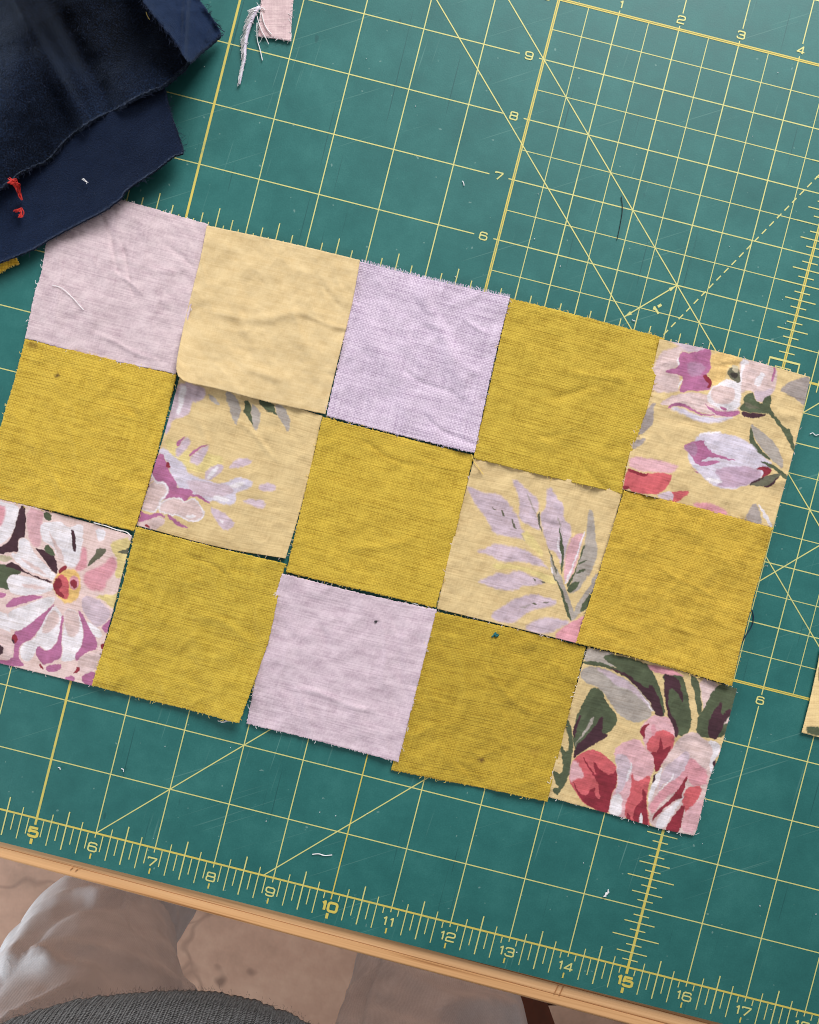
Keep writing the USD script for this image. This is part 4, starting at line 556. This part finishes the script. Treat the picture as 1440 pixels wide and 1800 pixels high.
v = np.array(body.vertices); nrm = np.array(body.vertex_normals)
q = v * [1, 1, 1]; fold = meshkit.fbm(np.c_[(q[:, 0] - q[:, 1] * .4) * 14, (q[:, 2] + 0.8 * q[:, 0]) * 13, q[:, 1] * 7], 3, 2); fold2 = np.abs(meshkit.fbm(np.c_[(q[:, 0] + q[:, 2] * .7) * 11, (q[:, 2] - q[:, 0] * .5) * 6, q[:, 1] * 9], 2, 9) - .5)
v = v + nrm * ((fold - 0.5) * 0.014 + np.maximum(0.07 - fold2, 0) * 0.10)[:, None]
cc_ = (v - CAM) @ R.T; ip = np.c_[720 + 1450 * cc_[:, 0] / cc_[:, 2], 900 + 1450 * cc_[:, 1] / cc_[:, 2]]; facing = np.clip(-((nrm * (v - CAM)).sum(1)) / np.linalg.norm(v - CAM, axis=1) * 3, 0, 1)
for h, w, line in ((.007, 11, [(10, 1700), (60, 1620), (125, 1575), (240, 1568)]), (-.006, 8, [(40, 1680), (85, 1622), (140, 1592), (210, 1590)]), (.006, 13, [(-10, 1690), (110, 1668), (230, 1690), (330, 1740)]), (-.006, 9, [(225, 1610), (290, 1672), (345, 1770)]), (.005, 9, [(262, 1600), (318, 1668), (358, 1765)]),
                   (.006, 8, [(604, 1800), (622, 1735), (640, 1695), (662, 1664)]), (-.006, 6, [(628, 1800), (640, 1745), (664, 1685)]), (.004, 6, [(606, 1712), (618, 1755), (616, 1800)]), (.005, 16, [(690, 1700), (790, 1760), (900, 1775)]), (-.004, 10, [(660, 1760), (760, 1790), (850, 1800)])):
    ln = spline(line, 40); dd_ = np.sqrt(((ip[:, None] - ln[None]) ** 2).sum(2)).min(1); v = v + nrm * (h * np.exp(-(dd_ / w) ** 2) * facing * (v[:, 2] < TOP))[:, None]
TROUS = trouser_material()
part(person, 'trousers', (v, body.faces), TROUS, smooth=True)
for j in legs:                                   # side seam / pocket edge on the outer leg
    pass
KNIT = knit_material()
n_t, n_z = 2400, 26
ringz = [(0.385, .195, .206, .437, 0), (0.381, .1965, .2075, .437, 0), (0.372, .198, .209, .437, 0), (0.355, .1975, .2085, .437, 0), (0.335, .198, .209, .437, 0), (0.30, .199, .210, .437, 0), (0.22, .178, .212, .435, 0), (0.12, .182, .21, .445, 0), (0.03, .17, .19, .45, 0)]
th = np.linspace(0, 2 * np.pi, n_t, endpoint=False) + np.pi; V, UV = [], []
for (d, ra, rb, cb, _) in ringz:
    w = 1 + 0.010 * np.sin(th * 5 + 1) + 0.006 * np.sin(th * 11 + d * 30)
    sc = (0.00022 * np.sin(th * 400) + 0.0012 * (meshkit.noise(np.c_[th * 60, th * 0 + d * 40, th * 0], 3) - 0.5)) * (1.0 if d > 0.3 else 0.3)
    a = -0.121 + (ra + sc) * w * np.sin(th); b = cb - (rb + sc) * w * np.cos(th)
    P = CAM[:2] + a[:, None] * E_R + b[:, None] * E_D; zz = dz(d) + (0.0004 * np.sin(th * 400 + 1) + 0.0014 * (meshkit.noise(np.c_[th * 45, th * 0, th * 0], 5) - 0.5) if d > 0.38 else 0.0 * th)
    V.append(np.c_[P, zz]); UV.append(np.c_[th * 190, np.full(n_t, d * 1000)])
inner = V[0].copy(); cen = np.r_[CAM[:2] + -0.128 * E_R + 0.43 * E_D, 0]; inner = inner + (cen - inner) * [0.02, 0.02, 0]; inner2 = inner + [0, 0, 0.03]
V = [inner2, inner] + V; UV = [UV[0] - [0, 30], UV[0] - [0, 3]] + UV
nr = len(V); i = np.arange(nr - 1)[:, None] * n_t; j = np.arange(n_t)[None]; k = (j + 1) % n_t
qd = np.stack([i + j, i + k, i + n_t + k, i + n_t + j], -1).reshape(-1, 4); sv = np.vstack(V); sf = np.vstack([qd[:, [0, 1, 2]], qd[:, [0, 2, 3]]]); c0 = len(sv)
sv = np.vstack([sv, V[-1].mean(0)]); sf = np.vstack([sf, np.c_[(nr - 1) * n_t + j[0], (nr - 1) * n_t + k[0], np.full(n_t, c0)]]); suv = np.vstack([np.vstack(UV), [[0, -300]]])
sw = part(person, 'sweater', (sv, sf), KNIT, smooth=True, uv=suv)
hem = np.vstack(V[1:7]); hem = hem[hem @ np.r_[E_D, 0] < (cen @ np.r_[E_D, 0]) - 0.10]; r5 = np.random.default_rng(3); out = []
for _ in range(5000):
    p = hem[r5.integers(len(hem))] + r5.normal(0, 0.001, 3) * [1, 1, 1]; d = np.r_[-E_D, 0] * 0.8 + r5.normal(0, 0.7, 3); l = r5.uniform(0.0003, 0.0010); out.append(tube([p, p + d * l * .6 + r5.normal(0, l * .2, 3), p + d * l], 0.00006, 3))
tag(part(sw, 'fuzz', cat(out), GREY_FUZZ), kind='stuff')
SHOE = plain('dark_shoe', (50, 46, 44), 0.6)
for a, b in ((-.318, .44), (.034, .46)):
    pts = [(a, b + .06, .045, .04), (a, b - .02, .05, .042), (a, b - .11, .04, .04), (a, b - .16, .032, .028)]; sh = manifold3d.Manifold()
    for p, q2 in zip(pts, pts[1:]):
        s = []
        for (aa, bb, zz, r) in (p, q2): o = trimesh.creation.icosphere(2, r); o.vertices[:, 2] = np.maximum(o.vertices[:, 2], -zz + .002); o.apply_translation(place(aa, bb, zz)); s.append(o.vertices)
        sh = sh + manifold3d.Manifold.hull_points(np.vstack(s))
    part(person, 'shoe', sh, SHOE, smooth=40)
# ------------------------------------------------------------------ the dark stool beside the maker
stool = thing('wooden_stool', 'dark reddish brown wooden stool beside the right trouser leg', 'stool', place(.22, .66, 0))
def post(p, q, w, h):
    p, q = np.array(p), np.array(q); d = (q - p) / np.linalg.norm(q - p); x = np.cross(d, [0, 0, 1.0]) if abs(d[2]) < .9 else np.r_[E_R, 0]; x -= d * (x @ d); x /= np.linalg.norm(x); y = np.cross(d, x)
    v = [c + sx * x * w / 2 + sy * y * h / 2 for c in (p, q) for sx, sy in ((-1, -1), (1, -1), (1, 1), (-1, 1))]
    return manifold3d.Manifold.hull_points(np.array(v))
SC = np.array([.235, .70])
for sx, sy in ((-1, -1), (1, -1), (1, 1), (-1, 1)):
    tp = place(SC[0] + sx * .10, SC[1] + sy * .11, .43); ft = place(SC[0] + sx * .145, SC[1] + sy * .175, 0)
    part(stool, 'stool_leg', post(ft, tp, .066, .05), DARKWOOD)
for (a, b) in (((-1, -1), (1, -1)), ((-1, 1), (1, 1)), ((-1, -1), (-1, 1)), ((1, -1), (1, 1))):
    z = .16; f = 1 - z / .43; g = lambda s: place(SC[0] + s[0] * (.10 + .045 * f), SC[1] + s[1] * (.11 + .065 * f), z); part(stool, 'stool_rail', post(g(a), g(b), .02, .03), DARKWOOD)
st = manifold3d.Manifold.hull_points(np.array([place(SC[0] + .17 * math.cos(x) * s, SC[1] + .17 * math.sin(x) * s, z) for x in np.linspace(0, 6.283, 40) for s, z in ((1, .436), (1, .458), (.97, .463), (.97, .431))])); part(stool, 'stool_seat', st, DARKWOOD)
